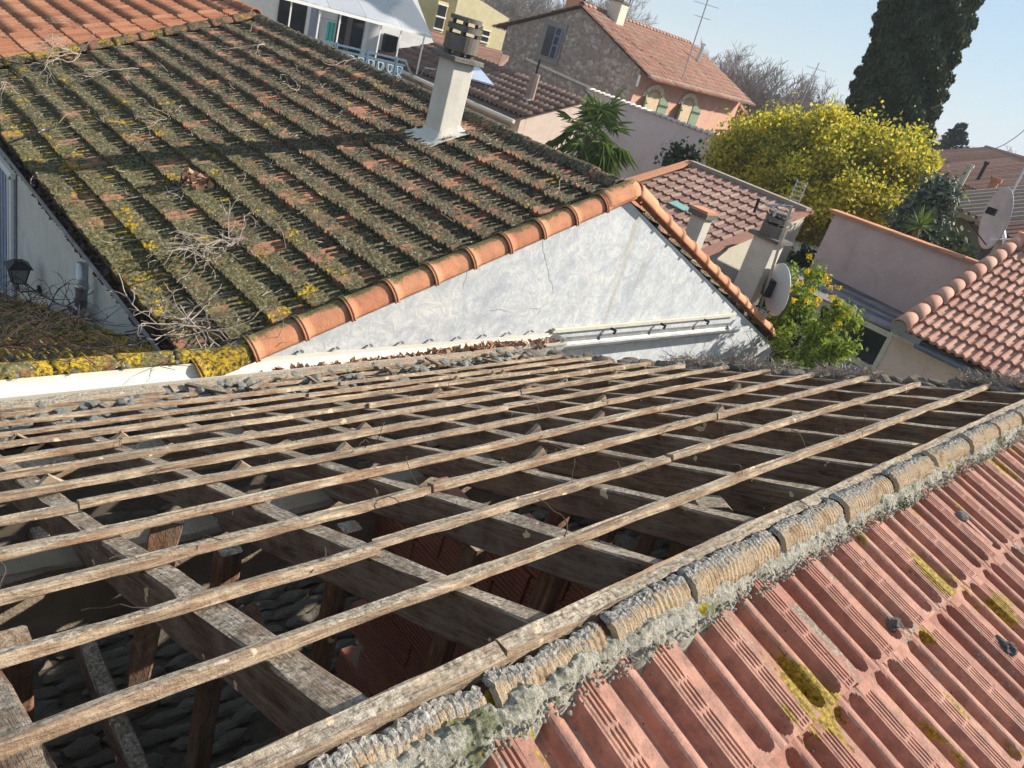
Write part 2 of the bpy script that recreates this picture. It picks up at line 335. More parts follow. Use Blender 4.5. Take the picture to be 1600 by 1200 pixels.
MAT['stone'] = plaster('grey_rubble', C(.20, .17, .135), C(.11, .085, .055), 0.5, 0.02, C(.31, .27, .22), 12)
MAT['chimney'] = plaster('chimney_render', C(.60, .56, .49), C(.44, .4, .34), 0.3, 0.003)
MAT['concrete'] = plaster('sooty_concrete', C(.17, .155, .135), C(.07, .06, .045), 0.6, 0.01, C(.27, .25, .215), 6)

# ------------------------------------------------------------------ helpers: tiles, beams, rubble
def sstep(a, b, x):
    t = min(1, max(0, (x - a) / (b - a))); return t * t * (3 - 2 * t)
def roll_tile(w, L, prof, mat, nv=3, rough=0.0, thick=0.03, seed=0, name='tile', bow=0.0, smooth=False):
    """surface x = across (0..w), y = down the slope (0..L), z up; front skirt; prof = [(x, z)]"""
    vs = []; fs = []; nu = len(prof)
    for j in range(nv + 1):
        v = L * j / nv
        for i, (u, h) in enumerate(prof):
            d = rough * (nz(u * 22 + seed * 9.1, v * 22, seed * 3.7) + 0.6 * nz(u * 70 + seed, v * 70, 5.0)) if rough else 0
            e = rough * 1.4 * nz(u * 45, seed * 5.3, 2.2) if (rough and j == nv) else 0
            vs.append((u * w, v + e, h + d + thick * (v / L)))
    for j in range(nv):
        for i in range(nu - 1):
            a = j * nu + i; fs.append((a, a + nu, a + nu + 1, a + 1))
    b = len(vs)
    for i, (u, h) in enumerate(prof):
        p = vs[nv * nu + i]; vs.append((p[0], p[1] - 0.004, p[2] - thick * 1.15 - 0.008))
    for i in range(nu - 1):
        a = nv * nu + i; fs.append((a, b + i, b + i + 1, a + 1))
    # far (upper) side closed along the sides
    me = mesh_of(vs, fs, mat, smooth, name=name)
    return me
def lay(root, O, V, Nrm, nu, nv, w, e, meshes, limit=300, jit=0.004, keep=None, name='tile', tilt=0.01, stuff_name='distant_tile_field', mat=None, skew=0.0, pick=None, lift=0.0):
    """tiles from O going down V; returns nothing; nearest `limit` are single parts, the rest one stuff part"""
    V = Vector(V).normalized(); N = Vector(Nrm).normalized(); U = V.cross(N).normalized(); N = U.cross(V)
    O = Vector(O); items = []
    for j in range(nv):
        for i in range(nu):
            p = O + U * (i * w + rnd(-jit, jit) + skew * j) + V * (j * e + rnd(-jit, jit) * 1.5) + N * (rnd(0, jit) + lift)
            c = p + U * w * .5 + V * e * .5
            if keep and not keep(c): continue
            Rm = Matrix((U, V, N)).transposed().to_4x4()
            Rm = Rm @ Matrix.Rotation(rnd(-tilt, tilt), 4, 'Z') @ Matrix.Rotation(rnd(-tilt, tilt), 4, 'X') @ Matrix.Rotation(rnd(-tilt, tilt), 4, 'Y')
            items.append((c.length, Matrix.Translation(p) @ Rm, pick(c) if pick else random.choice(meshes)))
    items.sort(key=lambda t: t[0])
    for d, M, me in items[:limit]: link(bpy.data.objects.new(name, me), root, M)
    rest = items[limit:]
    if rest:
        cache = {}
        vs_all = []; fs_all = []; off = 0; rn = []; 
        for d, M, me in rest:
            if me.name not in cache:
                n = len(me.vertices); a = np.empty(n * 3, np.float32); me.vertices.foreach_get('co', a)
                f = np.array([list(p.vertices) for p in me.polygons]); cache[me.name] = (a.reshape(-1, 3), f)
            a, f = cache[me.name]; m = np.array(M)
            vs_all.append(a @ m[:3, :3].T + m[:3, 3]); fs_all.append(f + off); off += len(a); rn.append(np.full(len(f), rnd()))
        v = np.concatenate(vs_all); f = np.concatenate(fs_all)
        o = cloud_obj(stuff_name, v, f, mat or meshes[0].materials[0], root, rn=np.concatenate(rn)); o['kind'] = 'stuff'
def beam(name, a, b, w, h, mat, parent, up=(0, 0, 1), seg=0.09, wob=0.003, wane=0.0, seed=0.0, r=None, taper=1.0):
    """rough sawn timber: bevelled section, wavering edges; a,b = centre line"""
    a = Vector(a); b = Vector(b); d = b - a; L = d.length; d.normalize(); u = Vector(up); u = (u - d * u.dot(d)).normalized(); sd = d.cross(u)
    n = max(2, int(L / seg)); c = min(w, h) * 0.10
    sec = [(-w/2, -h/2 + c), (-w/2, h/2 - c), (-w/2 + c, h/2), (w/2 - c, h/2), (w/2, h/2 - c), (w/2, -h/2 + c), (w/2 - c, -h/2), (-w/2 + c, -h/2)]
    k = len(sec); vs = []; fs = []
    for i in range(n + 1):
        p = a + d * (L * i / n); t = L * i / n
        ox = wob * 2.2 * nz(t * 0.7, seed); oz = wob * 2.2 * nz(t * 0.7, seed + 40)
        sc_ = 1 + (taper - 1) * i / n
        for j, (x, z) in enumerate(sec):
            dx = wob * nz(t * 7 + j * 3.1, seed + j) + wob * .6 * nz(t * 25, seed + j * 2.7)
            dz = wob * nz(t * 6 + j * 1.7, seed + 9 + j)
            if wane and j in (2, 3, 4): dz -= wane * max(0, nz(t * 1.6 + j * .35, seed + 70) * 2.0)
            vs.append(p + sd * ((x + dx) * sc_ + ox) + u * ((z + dz) * sc_ + oz))
    for i in range(n):
        for j in range(k): fs.append((i * k + j, i * k + (j + 1) % k, (i + 1) * k + (j + 1) % k, (i + 1) * k + j))
    fs.append(tuple(reversed(range(k)))); fs.append(tuple(n * k + j for j in range(k)))
    m = MB(); m.add(vs, fs, r); return m.build(name, mat, parent, recalc=True)
_ico = None
def rock_mesh(seed, mat, flat=0.6, sub=2, name='stone', rough=0.35):
    bm = bmesh.new(); bmesh.ops.create_icosphere(bm, subdivisions=sub, radius=0.5)
    for v in bm.verts:
        n = v.co.normalized(); d = 1 + rough * nz(n.x * 1.6 + seed * 7, n.y * 1.6, n.z * 1.6) + rough * .4 * nz(n.x * 5 + seed, n.y * 5, n.z * 5)
        v.co = Vector((n.x, n.y, n.z * flat)) * 0.5 * d
    me = bpy.data.meshes.new(name); bm.to_mesh(me); bm.free(); me.materials.append(mat); return me
def scatter(name, meshes, pts, parent, scale=(0.1, 0.2), asp=None, kind=None, rot=None, limit=300, stuff='small_rubble', group=None):
    """rocks: nearest `limit` as objects, rest joined"""
    items = []
    for p in pts:
        s = rnd(*scale); a = asp() if asp else (1, 1, 1)
        M = Matrix.Translation(Vector(p)) @ (rot() if rot else Matrix.Rotation(rnd(0, 6.28), 4, 'Z')) @ Matrix.Diagonal((s * a[0], s * a[1], s * a[2], 1))
        items.append((Vector(p).length, M, random.choice(meshes)))
    items.sort(key=lambda t: t[0])
    for d, M, me in items[:limit]: link(bpy.data.objects.new(name, me), parent, M)
    if items[limit:]:
        mb = MB()
        for d, M, me in items[limit:]: mb.add([M @ v.co for v in me.vertices], [tuple(p.vertices) for p in me.polygons])
        mb.build(stuff, meshes[0].materials[0], parent)['kind'] = 'stuff'
def half_cap(R_, L, mat, a0=-95, a1=95, n=14, collar=0.0, taper=0.0, thick=0.015, seed=0, rough=0.0, name='cap', nl=6, sag=0.0):
    """barrel cap along +x (0..L), open below; local z up"""
    xs = [L * i / nl for i in range(nl + 1)]; rr = [R_ * (1 - taper * (x / L)) for x in xs]
    if collar:
        xs = [0, .001, .012, .016, .022, .026, .038, .042] + [.042 + (L - .042) * i / nl for i in range(1, nl + 1)]
        rr = [R_ + collar, R_ + collar + .004, R_ + collar + .004, R_ + collar - .003, R_ + collar - .003, R_ + collar + .004, R_ + collar + .004, R_] + [R_ - taper * R_ * i / nl for i in range(1, nl + 1)]
    vs = []; fs = []; m = n + 1
    for rad_off in (0, -thick):
        for x, r_ in zip(xs, rr):
            for k in range(m):
                a = R(a0 + (a1 - a0) * k / n); q = r_ + rad_off
                if rough and rad_off == 0: q += rough * (nz(x * 14 + seed * 5, k * .7, seed) + .5 * nz(x * 40, k * 1.9, seed))
                vs.append((x, q * math.sin(a), q * math.cos(a)))
    nn = len(xs)
    for i in range(nn - 1):
        for k in range(n):
            a = i * m + k; fs.append((a, a + m, a + m + 1, a + 1)); b = a + nn * m; fs.append((b, b + 1, b + m + 1, b + m))
    for k in range(n):
        fs.append((k, k + 1, nn * m + k + 1, nn * m + k)); a = (nn - 1) * m + k; fs.append((a, nn * m + a, nn * m + a + 1, a + 1))
    for i in range(nn - 1):
        for k in (0, n):
            a = i * m + k; fs.append((a, a + nn * m, a + m + nn * m, a + m))
    me = mesh_of(vs, fs, mat, True, name=name)
    bm = bmesh.new(); bm.from_mesh(me); bmesh.ops.recalc_face_normals(bm, faces=bm.faces); bm.to_mesh(me); bm.free()
    return me
def frame_x(p, X, up=(0, 0, 1)):
    X = Vector(X).normalized(); u = Vector(up); u = (u - X * u.dot(X)).normalized(); y = u.cross(X)
    M = Matrix((X, y, u)).transposed().to_4x4(); return Matrix.Translation(Vector(p)) @ M
def wall_poly(name, pts, ext, mat, parent):
    m = MB(); m.prism(pts, ext, 0.3); return m.build(name, mat, parent, recalc=True)
def gutter(name, a, b, rad, mat, parent, n=10, thick=0.004, a0=90, a1=270):
    """open half round gutter, opening upwards"""
    a = Vector(a); b = Vector(b); d = (b - a).normalized(); u = Vector((0, 0, 1)); u = (u - d * u.dot(d)).normalized(); s = d.cross(u); m = MB()
    seg = max(1, int((b - a).length / 0.8)); vs = []; fs = []
    for rr in (rad, rad - thick):
        for i in range(seg + 1):
            p = a.lerp(b, i / seg)
            for k in range(n + 1):
                t = R(a0 + (a1 - a0) * k / n); vs.append(p + s * math.sin(t) * rr + u * math.cos(t) * rr)
    q = n + 1; o = (seg + 1) * q
    for i in range(seg):
        for k in range(n):
            e = i * q + k; fs += [(e, e + 1, e + q + 1, e + q), (o + e, o + e + q, o + e + q + 1, o + e + 1)]
        for k in (0, n): e = i * q + k; fs.append((e, e + q, e + q + o, e + o))
    for i in (0, seg):
        for k in range(n): e = i * q + k; fs.append((e, e + 1, e + 1 + o, e + o))
    m.add(vs, fs, .3); return m.build(name, mat, parent, recalc=True)

# ================================================================== SETTING
GZ = -6.5
t = NT('earth'); n_ = t.noise(0.35, 6, 0.7)
t.bump(t.noise(6, 5, .7), 0.05)
gm = t.color(t.ramp(n_, [(0.35, C(.09, .085, .05)), (0.5, C(.16, .13, .09)), (0.65, C(.07, .09, .035))]), 0.95)
m = MB(); m.add([(-3000, -3000, GZ), (3000, -3000, GZ), (3000, 3000, GZ), (-3000, 3000, GZ)], [(0, 1, 2, 3)])
props(m.build('ground', gm), kind='structure')
# far hills
t = NT('hill_wood'); hm = t.color(t.ramp(t.noise(.02, 5, .6), [(0.4, C(.045, .06, .055)), (0.65, C(.10, .115, .10))]), 0.95)
m = MB(); vs = []; fs = []; nA = 90
for i in range(nA + 1):
    az = R(-35 + 150 * i / nA)
    for j, (d, hh) in enumerate(((1500, 0), (1750, .6), (2000, 1.0), (2400, .55), (2700, 0))):
        H = hh * (19 + 10 * nz(i * .13, 3.3) + 4 * nz(i * .5, 1.7)) + GZ
        vs.append((d * math.cos(az), d * math.sin(az), H))
for i in range(nA):
    for j in range(4): a = i * 5 + j; fs.append((a, a + 1, a + 6, a + 5))
m.add(vs, fs); props(m.build('hills', hm, smooth=True, recalc=True), kind='structure')

# ================================================================== OUR OPENED ROOF
S_ = 0.36; Y0 = 0.628; H0 = 1.05; TH = R(25); CT, ST = math.cos(TH), math.sin(TH)
def slope(x, tt, dn=0.0):       # point on the opened slope, tt metres down from the ridge, dn below the surface
    return Vector((x, Y0 + tt * CT - dn * ST, -(H0 + tt * ST) - dn * CT))
NS = Vector((0, ST, CT))
roof = thing('timber_roof_frame', (2.0, 0.6, -3.1), 'stripped weathered roof frame of battens nailed over thick rafters, open to the dark attic', 'roof frame')
# rafters
XR = [0.665 + 0.46 * k for k in range(-5, 11)]
for k, x in enumerate(XR):
    w = rnd(.062, .078); h = rnd(.12, .145); ang = rnd(-.006, .006)
    a = slope(x, 0.0, .034 + h / 2); b = slope(x + ang * 4.4, 4.42, .034 + h / 2)
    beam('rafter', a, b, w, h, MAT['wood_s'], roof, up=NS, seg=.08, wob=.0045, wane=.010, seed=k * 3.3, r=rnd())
# battens
for i in range(1, 14):
    cuts = sorted([random.choice(XR[3:8]), random.choice(XR[9:13])]); xs = [-1.75] + cuts + [5.36 + rnd(-.10, .08)]
    if i == 13: xs[-1] = 3.3
    tt = i * S_ + 0.0
    for k in range(3):
        if i in (4, 9) and k == 0: pass
        dy = rnd(-.010, .010); dz = rnd(-.003, .003); e = rnd(-.008, .008)
        a = slope(xs[k] + .004, tt + dy, .017 - dz); b = slope(xs[k + 1] - .004, tt + dy + e, .017 - dz)
        beam('batten', a, b, rnd(.031, .039), rnd(.026, .032), MAT['wood_x'], roof, up=NS, seg=.06, wob=.0042, wane=.010, seed=i * 7.7 + k, r=rnd())
# ridge board in three lengths
xs = [-1.2, .93, 2.18, 4.1, 5.9]
for k in range(4):
    beam('ridge_board', (xs[k] + .004, .640, -H0 - .032), (xs[k + 1] - .004, .640 + rnd(-.004, .004), -H0 - .032), .040, .062, MAT['wood_x'], roof, seg=.05, wob=.004, wane=.014, seed=60 + k, r=rnd())
# purlin + posts + ties
beam('purlin', (-2.2, 2.16, -2.06), (5.4, 2.16, -2.06), .17, .30, MAT['purlin_dusty'], roof, seg=.15, wob=.012, seed=90)
beam('purlin', (-2.2, 3.75, -2.80), (5.4, 3.75, -2.80), .15, .2, MAT['wood_x'], roof, seg=.15, wob=.01, seed=95)
FZ = -3.05
for k, (x, y, tz) in enumerate([(-.35, 2.0, -1.75), (.33, 1.55, -1.62), (.98, 1.8, -1.75), (1.66, 1.05, -1.45), (2.25, 1.5, -1.65), (2.65, 1.5, -1.65), (3.1, 1.5, -1.65), (3.5, 1.5, -1.65), (3.95, 1.5, -1.65), (4.4, 1.5, -1.65), (-.9, 1.9, -1.7), (2.45, 2.55, -2.1), (3.3, 2.55, -2.1), (4.2, 2.55, -2.1), (1.62, 1.35, -1.58), (1.36, 1.7, -1.7)]):
    beam('post', (x + rnd(-.03, .03), y + rnd(-.04, .04), FZ), (x, y, tz), rnd(.06, .08), rnd(.06, .09), MAT['wood_z'], roof, up=(0, 1, 0), seg=.1, wob=.004, seed=100 + k, r=rnd())
for k, x in enumerate((-1.3, -.62, .08, .78)):
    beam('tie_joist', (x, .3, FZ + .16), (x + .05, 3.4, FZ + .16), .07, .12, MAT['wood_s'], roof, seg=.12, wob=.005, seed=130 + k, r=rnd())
beam('brace', (1.1, 1.85, -2.1), (1.25, .9, -2.95), .07, .06, MAT['wood_z'], roof, seed=140, r=rnd())
beam('brace', (.86, 2.0, -1.75), (.72, 1.75, -2.3), .10, .09, MAT['wood_z'], roof, seed=143, taper=.6, r=rnd(), wob=.012)
beam('loose_block', (2.18, .86, -1.30), (2.36, .98, -1.38), .12, .12, MAT['wood_s'], roof, up=NS, seed=150, r=.4)
# attic floor: mortar keys squeezed through laths
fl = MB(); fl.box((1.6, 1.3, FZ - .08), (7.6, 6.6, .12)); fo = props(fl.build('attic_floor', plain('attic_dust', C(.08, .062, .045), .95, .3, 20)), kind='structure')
lump = [rock_mesh(s, MAT['stone'], .55, 2, 'mortar_lump', .45) for s in range(7)]
pts = []
y = .2
while y < 3.6:
    x = -1.9
    while x < 5.3:
        if rnd() < .93: pts.append((x, y + rnd(-.014, .014), FZ - .015))
        x += rnd(.10, .20)
    y += .085
scatter('mortar_lump', lump, pts, fo, (.11, .17), lambda: (rnd(.9, 1.7), rnd(.5, .62), rnd(.5, .8)), rot=lambda: Matrix.Rotation(rnd(-.18, .18), 4, 'Z'), limit=300, stuff='small_mortar_lumps')
# insulation / loose rubble heaps further in
pts = [(rnd(2.0, 5.0), rnd(.6, 2.9), FZ + rnd(0, .25)) for _ in range(170)]
hm_ = [rock_mesh(s + 20, MAT['stone'], .8, 1, 'rubble', .5) for s in range(4)]
hp = thing('rubble_heap', (3.6, 2.6, FZ), 'grey mortar rubble scattered over the attic floor behind the posts', 'rubble')
scatter('rubble_stone', hm_, pts, hp, (.08, .22))
# brick partition under the rafters
bp = thing('brick_partition', (1.84, 1.3, FZ), 'red hollow brick partition wall standing in the shade of the attic', 'wall')
def brick_mesh(L, H, T):
    vs = []; fs = []; n = 7
    m = MB(); m.box((0, 0, 0), (T - .006, L, H))
    for k in range(n): m.box((-T / 2 - .000, 0, -H / 2 + H * (k + .5) / n), (.006, L * .995, H / n * .62))
    return mesh_of(m.v, m.f, MAT['brick'], name='brick')
bmh = brick_mesh(.292, .142, .07)
z = FZ; row = 0
while z < -1.2:
    y = .62 - (row % 2) * .15
    while y < 1.86:
        top = -H0 - (y - Y0) * math.tan(TH) - .24
        if z + .12 < top:
            link(bpy.data.objects.new('brick', bmh), bp, Matrix.Translation((1.84 + rnd(-.006, .006), y + .15, z + .075)) @ Matrix.Rotation(rnd(-.02, .02), 4, 'X') @ Matrix.Rotation(rnd(-.02, .02), 4, 'Z'))
        y += .30
    z += .152; row += 1
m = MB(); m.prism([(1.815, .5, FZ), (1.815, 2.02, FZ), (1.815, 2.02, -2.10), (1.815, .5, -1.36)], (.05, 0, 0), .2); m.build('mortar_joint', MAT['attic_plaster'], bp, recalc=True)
# outer walls of our house
ow = thing('opened_house_walls', (2, 4.7, GZ), 'rubble topped masonry walls carrying the stripped roof frame', 'wall')
wall_poly('wall', [(-6, 4.50, GZ), (-6, 4.50, -2.98), (5.62, 4.50, -2.98), (5.62, 4.50, GZ)], (0, .27, 0), MAT['mortar'], ow)
zt = lambda yy: -H0 - (yy - Y0) * math.tan(TH) - .10
wall_poly('wall', [(5.40, -3.0, GZ), (5.40, 4.5, GZ), (5.40, 4.5, zt(4.5)), (5.40, .55, zt(.55)), (5.40, -3.0, -2.3)], (.26, 0, 0), MAT['mortar'], ow)
wall_poly('wall', [(-6, -3, GZ), (5.4, -3, GZ), (5.4, -3, -2.3), (-6, -3, -2.3)], (0, .2, 0), MAT['mortar'], ow)
wall_poly('wall', [(-6, -3.0, GZ), (-6, 4.5, GZ), (-6, 4.5, zt(4.5)), (-6, .55, zt(.55)), (-6, -3.0, -2.3)], (.26, 0, 0), MAT['mortar'], ow)
wall_poly('wall', [(5.62, 4.5, GZ), (5.62, 4.76, GZ), (5.62, 4.76, -2.98), (5.62, 4.5, -2.98)], (.3, 0, 0), MAT['mortar'], ow)
st = [rock_mesh(s + 40, MAT['stone'], .75, 2, 'stone', .45) for s in range(6)]
pts = []
for _ in range(170):
    yy = rnd(.5, 4.6); pts.append((5.50 + rnd(-.13, .15), yy, zt(yy) + rnd(-.01, .05)))
scatter('wall_stone', st, pts, ow, (.06, .19), lambda: (rnd(.8, 1.3), rnd(.8, 1.5), rnd(.6, .9)))
ml = [rock_mesh(s + 60, MAT['mortar'], .6, 1, 'mortar', .5) for s in range(5)]
pts = [(rnd(-1.8, 5.5), 4.50 + rnd(0, .26), -2.965 + rnd(-.01, .03)) for _ in range(260)] + [(rnd(-1.8, 5.3), 4.36 + rnd(-.1, .22), -2.86 + rnd(-.05, .02)) for _ in range(420)]
scatter('mortar_crumb', ml, pts, ow, (.02, .10), lambda: (rnd(.8, 1.5), 1, rnd(.5, .9)))
# eave boards and odd slats
for k, (x0, x1) in enumerate(((-1.9, .1), (.12, 1.9), (1.95, 3.6), (3.65, 5.3))):
    beam('eave_board', (x0, 4.70, -2.93 + rnd(-.01, .01)), (x1, 4.71, -2.93 + rnd(-.01, .01)), .10, .03, MAT['wood_x'], roof, seg=.1, wob=.006, seed=160 + k, r=rnd())
for k in range(13):
    x = -1.6 + k * .52 + rnd(-.2, .2); a = Vector((x, 4.34 + rnd(-.05, .05), -2.80)); 
    beam('eave_slat', a, a + Vector((rnd(-.3, .3), .30 + rnd(-.06, .05), -.11 + rnd(0, .03))), rnd(.03, .05), .02, MAT['wood_s'], roof, seg=.1, wob=.006, seed=170 + k, r=rnd())
# small wedges standing against the battens
for k in range(26):
    i = random.choice((3, 4, 5, 6, 7, 8, 9)); x = random.choice(XR[3:15]) + random.choice((-.06, .06)); p = slope(x, i * S_ + .06, .05)
    m = MB(); a = p; m.prism([a, a + Vector((.16, 0, 0)), a + Vector((.08 + rnd(-.03, .03), .0, .08))], (0, .02, 0)); m.build('wedge', MAT['wood_x'], roof, recalc=True)
# bent tie wires on the battens
for k in range(46):
    i = random.choice((1, 1, 2, 2, 3, 3, 4, 5, 6, 7, 8)); x = rnd(-.3, 3.6); p = slope(x, i * S_ + rnd(-.02, .02), 0)
    pp = [p - Vector((0, 0, .01))]; d = Vector((rnd(-1, 1), rnd(-1, 1), rnd(.2, 1.2))).normalized()
    for q in range(random.choice((4, 5, 7))):
        pp.append(pp[-1] + d * rnd(.012, .03)); d = (d + Vector((rnd(-.7, .7), rnd(-.7, .7), rnd(-.9, .4)))).normalized()
    m = MB(); m.tube(pp, .0012 + .0006 * rnd(), 4); m.build('tie_wire', MAT['wire'], roof)

# ================================================================== NEAR TILED ROOF (bottom right)
near = thing('near_tiled_roof', (2.0, -.5, -2.0), 'close pink clay tiled roof slope with ribbed interlocking tiles at the bottom right', 'roof')
NTH = R(18)
TW, TE = 0.2327, 0.371
def near_h(u, v, L, seed):
    # u across 0..TW, v down 0..L
    f = 1 - sstep(.0, .055, v) if v < .055 else 0
    endb = sstep(L - .032, L - .010, v); endt = 1 - sstep(.018, .045, v)
    def trough(c, hw):
        x = abs(u - c); rr = hw
        dv = min(v - .020, (L - .012) - v)
        inv = 1.0
        if dv < hw: inv = 0 if dv < 0 else math.sqrt(max(0, 1 - ((hw - dv) / hw) ** 2))
        return sstep(1.0, .68, x / (hw * max(inv, .001))) if inv > 0.05 else 0
    H = .039
    t1 = trough(.0835, .0285); t2 = trough(.1675, .0285)
    h = H * (1 - max(t1, t2))
    if .108 < u < .146: h = H * (1 - max(t1, t2)) - .004 * sstep(.0, .02, abs(u - .1265))
    if u < .050:
        h = H + .002
        if v > .045 and v < L - .008:
            g = min(abs(u - .012), abs(u - .024), abs(u - .037))
            notch = abs((v % .066) - .033) < .004
            if g < .0032 and not notch: h -= .0075 * (1 - g / .0045)
            if notch and u < .006: h -= .002
    if u > .204: h = max(h, H - .004)
    h += .0008 * nz(u * 40, v * 40, seed) + .0010 * nz(u * 9, v * 9, seed + 4)
    return h
def near_tile(seed):
    us = [0, .004, .0085, .0105, .0135, .0155, .0205, .0225, .0255, .0275, .0335, .0355, .0385, .0405, .046, .050, .0545]
    us += [.0545 + (.2035 - .0545) * i / 26 for i in range(1, 27)] + [.209, .2145, TW]
    L = TE + .012; vs_ = sorted(set([0, .01, .018, .022, .027, .033, .040, .046, .052] + [.052 + (L - .104) * i / 20 for i in range(21)] + [L - .045, L - .038, L - .032, L - .026, L - .020, L - .014, L - .010, L - .005, L]))
    chip = nz(seed * 3.3, 1.1)
    vs = []; fs = []; nu = len(us)
    for v in vs_:
        for u in us:
            vs.append((u, v, near_h(u, v, L, seed * 7.7) + .030 * v / L))
    for j in range(len(vs_) - 1):
        for i in range(nu - 1): a = j * nu + i; fs.append((a, a + nu, a + nu + 1, a + 1))
    b = len(vs); o = (len(vs_) - 1) * nu
    for i in range(nu): p = vs[o + i]; vs.append((p[0], p[1] + .001, p[2] - .016))
    for i in range(nu - 1): fs.append((o + i, b + i, b + i + 1, o + i + 1))
    for side in (0, nu - 1):
        b = len(vs)
        for j in range(len(vs_)): p = vs[j * nu + side]; vs.append((p[0], p[1], p[2] - .02))
        for j in range(len(vs_) - 1): a = j * nu + side; fs.append((a, a + nu, b + j + 1, b + j))
    return mesh_of(vs, fs, MAT['near_tile'], False, name='ribbed_tile')
ntm = [near_tile(s) for s in range(4)]
NV = Vector((0, -math.cos(NTH), -math.sin(NTH))); NN = Vector((0, -math.sin(NTH), math.cos(NTH)))
# U = V x N
NU = NV.cross(NN).normalized()
nx0 = 1.092; row_off = [0.0, .07, .02, .03]
NR = Vector((0, .578, -1.111))
for j in range(6):
    for i in range(-9, 28):
        x = nx0 + i * TW + row_off[j % 4]
        # local x axis is NU; make it point +x
        p = NR + NV * (j * TE - .018 + rnd(-.004, .004)) + Vector((x + rnd(-.002, .002), 0, 0)) + NN * (-.022 + rnd(-.002, .002))
        if NU.x < 0: p = p + Vector((TW, 0, 0))
        Mx = Matrix((NU, NV, NN)).transposed().to_4x4() @ Matrix.Rotation(rnd(-.008, .008), 4, 'Z') @ Matrix.Rotation(rnd(-.006, .006), 4, 'Y')
        link(bpy.data.objects.new('ribbed_tile', ntm[(i + j * 3) % 4]), near, Matrix.Translation(p) @ Mx)
m = MB(); a = NR + NN * -.06; m.add([a + Vector((-6, 0, 0)), a + Vector((7.5, 0, 0)), a + Vector((7.5, 0, 0)) + NV * 2.6, a + Vector((-6, 0, 0)) + NV * 2.6], [(0, 1, 2, 3)]); m.build('underlay', MAT['dark_twig'], near)
# corrugated old ridge caps, broken on the stripped side, crusted with lichen
t = NT('crusted_cap'); cr = t.noise(38, 5, .75); az_ = t.axis(1)
at_ = t.n.new('ShaderNodeAttribute'); at_.attribute_name = 'rnd'
crust = t.ramp(t.math('ADD', t.math('ADD', t.math('MULTIPLY', cr, .35), t.math('MULTIPLY', t.noise(7, 4, .7), .35)), t.math('MULTIPLY', at_.outputs['Fac'], .45)), [(0.62, 0.0), (0.70, 1.0)])
gray = t.ramp(t.noise(95, 4, .75), [(0.35, C(.10, .09, .07)), (0.5, C(.29, .27, .24)), (0.66, C(.50, .48, .44))])
clayc = t.ramp(t.noise(16, 4, .6), [(0.35, C(.26, .18, .11)), (0.5, C(.44, .32, .20)), (0.62, C(.36, .29, .21)), (0.72, C(.44, .25, .15))])
t.bump(t.noise(95, 4, .8), .006); t.bump(cr, .008)
MAT['cap_crust'] = t.color(t.mix(crust, clayc, gray), .95, spec=.1)
t = NT('crusted_bed'); cr = t.noise(75, 5, .8)
c_ = t.ramp(cr, [(0.30, C(.09, .075, .05)), (0.42, C(.34, .31, .24)), (0.54, C(.52, .49, .41)), (0.68, C(.64, .61, .54))])
gr_ = t.ramp(t.noise(6, 4, .7), [(0.52, 0.0), (0.62, 1.0)]); c_ = t.mix(t.math('MULTIPLY', gr_, .8), c_, t.ramp(cr, [(0.35, C(.04, .05, .02)), (0.6, C(.20, .22, .10))]))
ys_ = t.ramp(t.noise(11, 4, .7), [(0.66, 0.0), (0.69, 1.0)]); c_ = t.mix(ys_, c_, C(.5, .38, .04))
t.bump(cr, .02)
MAT['bed'] = t.color(c_, 1.0, spec=.05)
CAPX = [-1.0, -.62, -.24, .14, .50, .86, 1.19, 1.47, 1.90, 2.30, 2.70, 3.10, 3.52, 3.92, 4.32, 4.72, 5.12, 5.55, 6.0]
CY0, CZ0 = .592, -1.118
for ci in range(len(CAPX) - 1):
    x0, x1 = CAPX[ci], CAPX[ci + 1] - rnd(.004, .03); L = x1 - x0; nl = int(L / .0042); na = 26; vs = []; fs = []; seed = ci * 4.1
    amp = rnd(.0030, .0042)
    for i in range(nl + 1):
        x = L * i / nl
        edge = 12 + 14 * sstep(1.0, 1.8, x0 + x) + 26 * nz(x * 9 + seed, 1.0) + 10 * nz(x * 45, seed) + 6 * nz(x * 150, seed)
        edge = max(-30, min(60, edge))
        for k in range(na + 1):
            a = R(-88 + (88 + edge) * k / na)
            czz = .035 * sstep(.9, 1.7, x0 + x); rad = (.036 + .006 * nz(ci * 3.3, 9.)) * (1 - .10 * x / L) + amp * (0.5 + .5 * math.cos(2 * math.pi * x / .0165)) + (.004 if x < .02 else 0)
            rad += .005 * nz(x * 10 + seed, k * .4, seed) + .0050 * nz(x * 60, k * 1.1, seed) * (1.0 if k > na * .66 else .12)
            vs.append((x0 + x, CY0 + rad * math.sin(a), CZ0 + czz + rad * math.cos(a) * 1.02))
    q = na + 1
    for i in range(nl):
        for k in range(na): a = i * q + k; fs.append((a, a + 1, a + q + 1, a + q))
    m = MB(); m.add(vs, fs); m.r = [min(.999, ((k_ % na) / na) ** 1.0 + .12 * nz((k_ // na) * .02 + seed, 3.0)) for k_ in range(len(fs))]; m.r = [max(0, q_) for q_ in m.r]; o = m.build('ridge_cap', MAT['cap_crust'], near, recalc=False)
    sm = o.modifiers.new('thick', 'SOLIDIFY'); sm.thickness = .014; sm.offset = -1
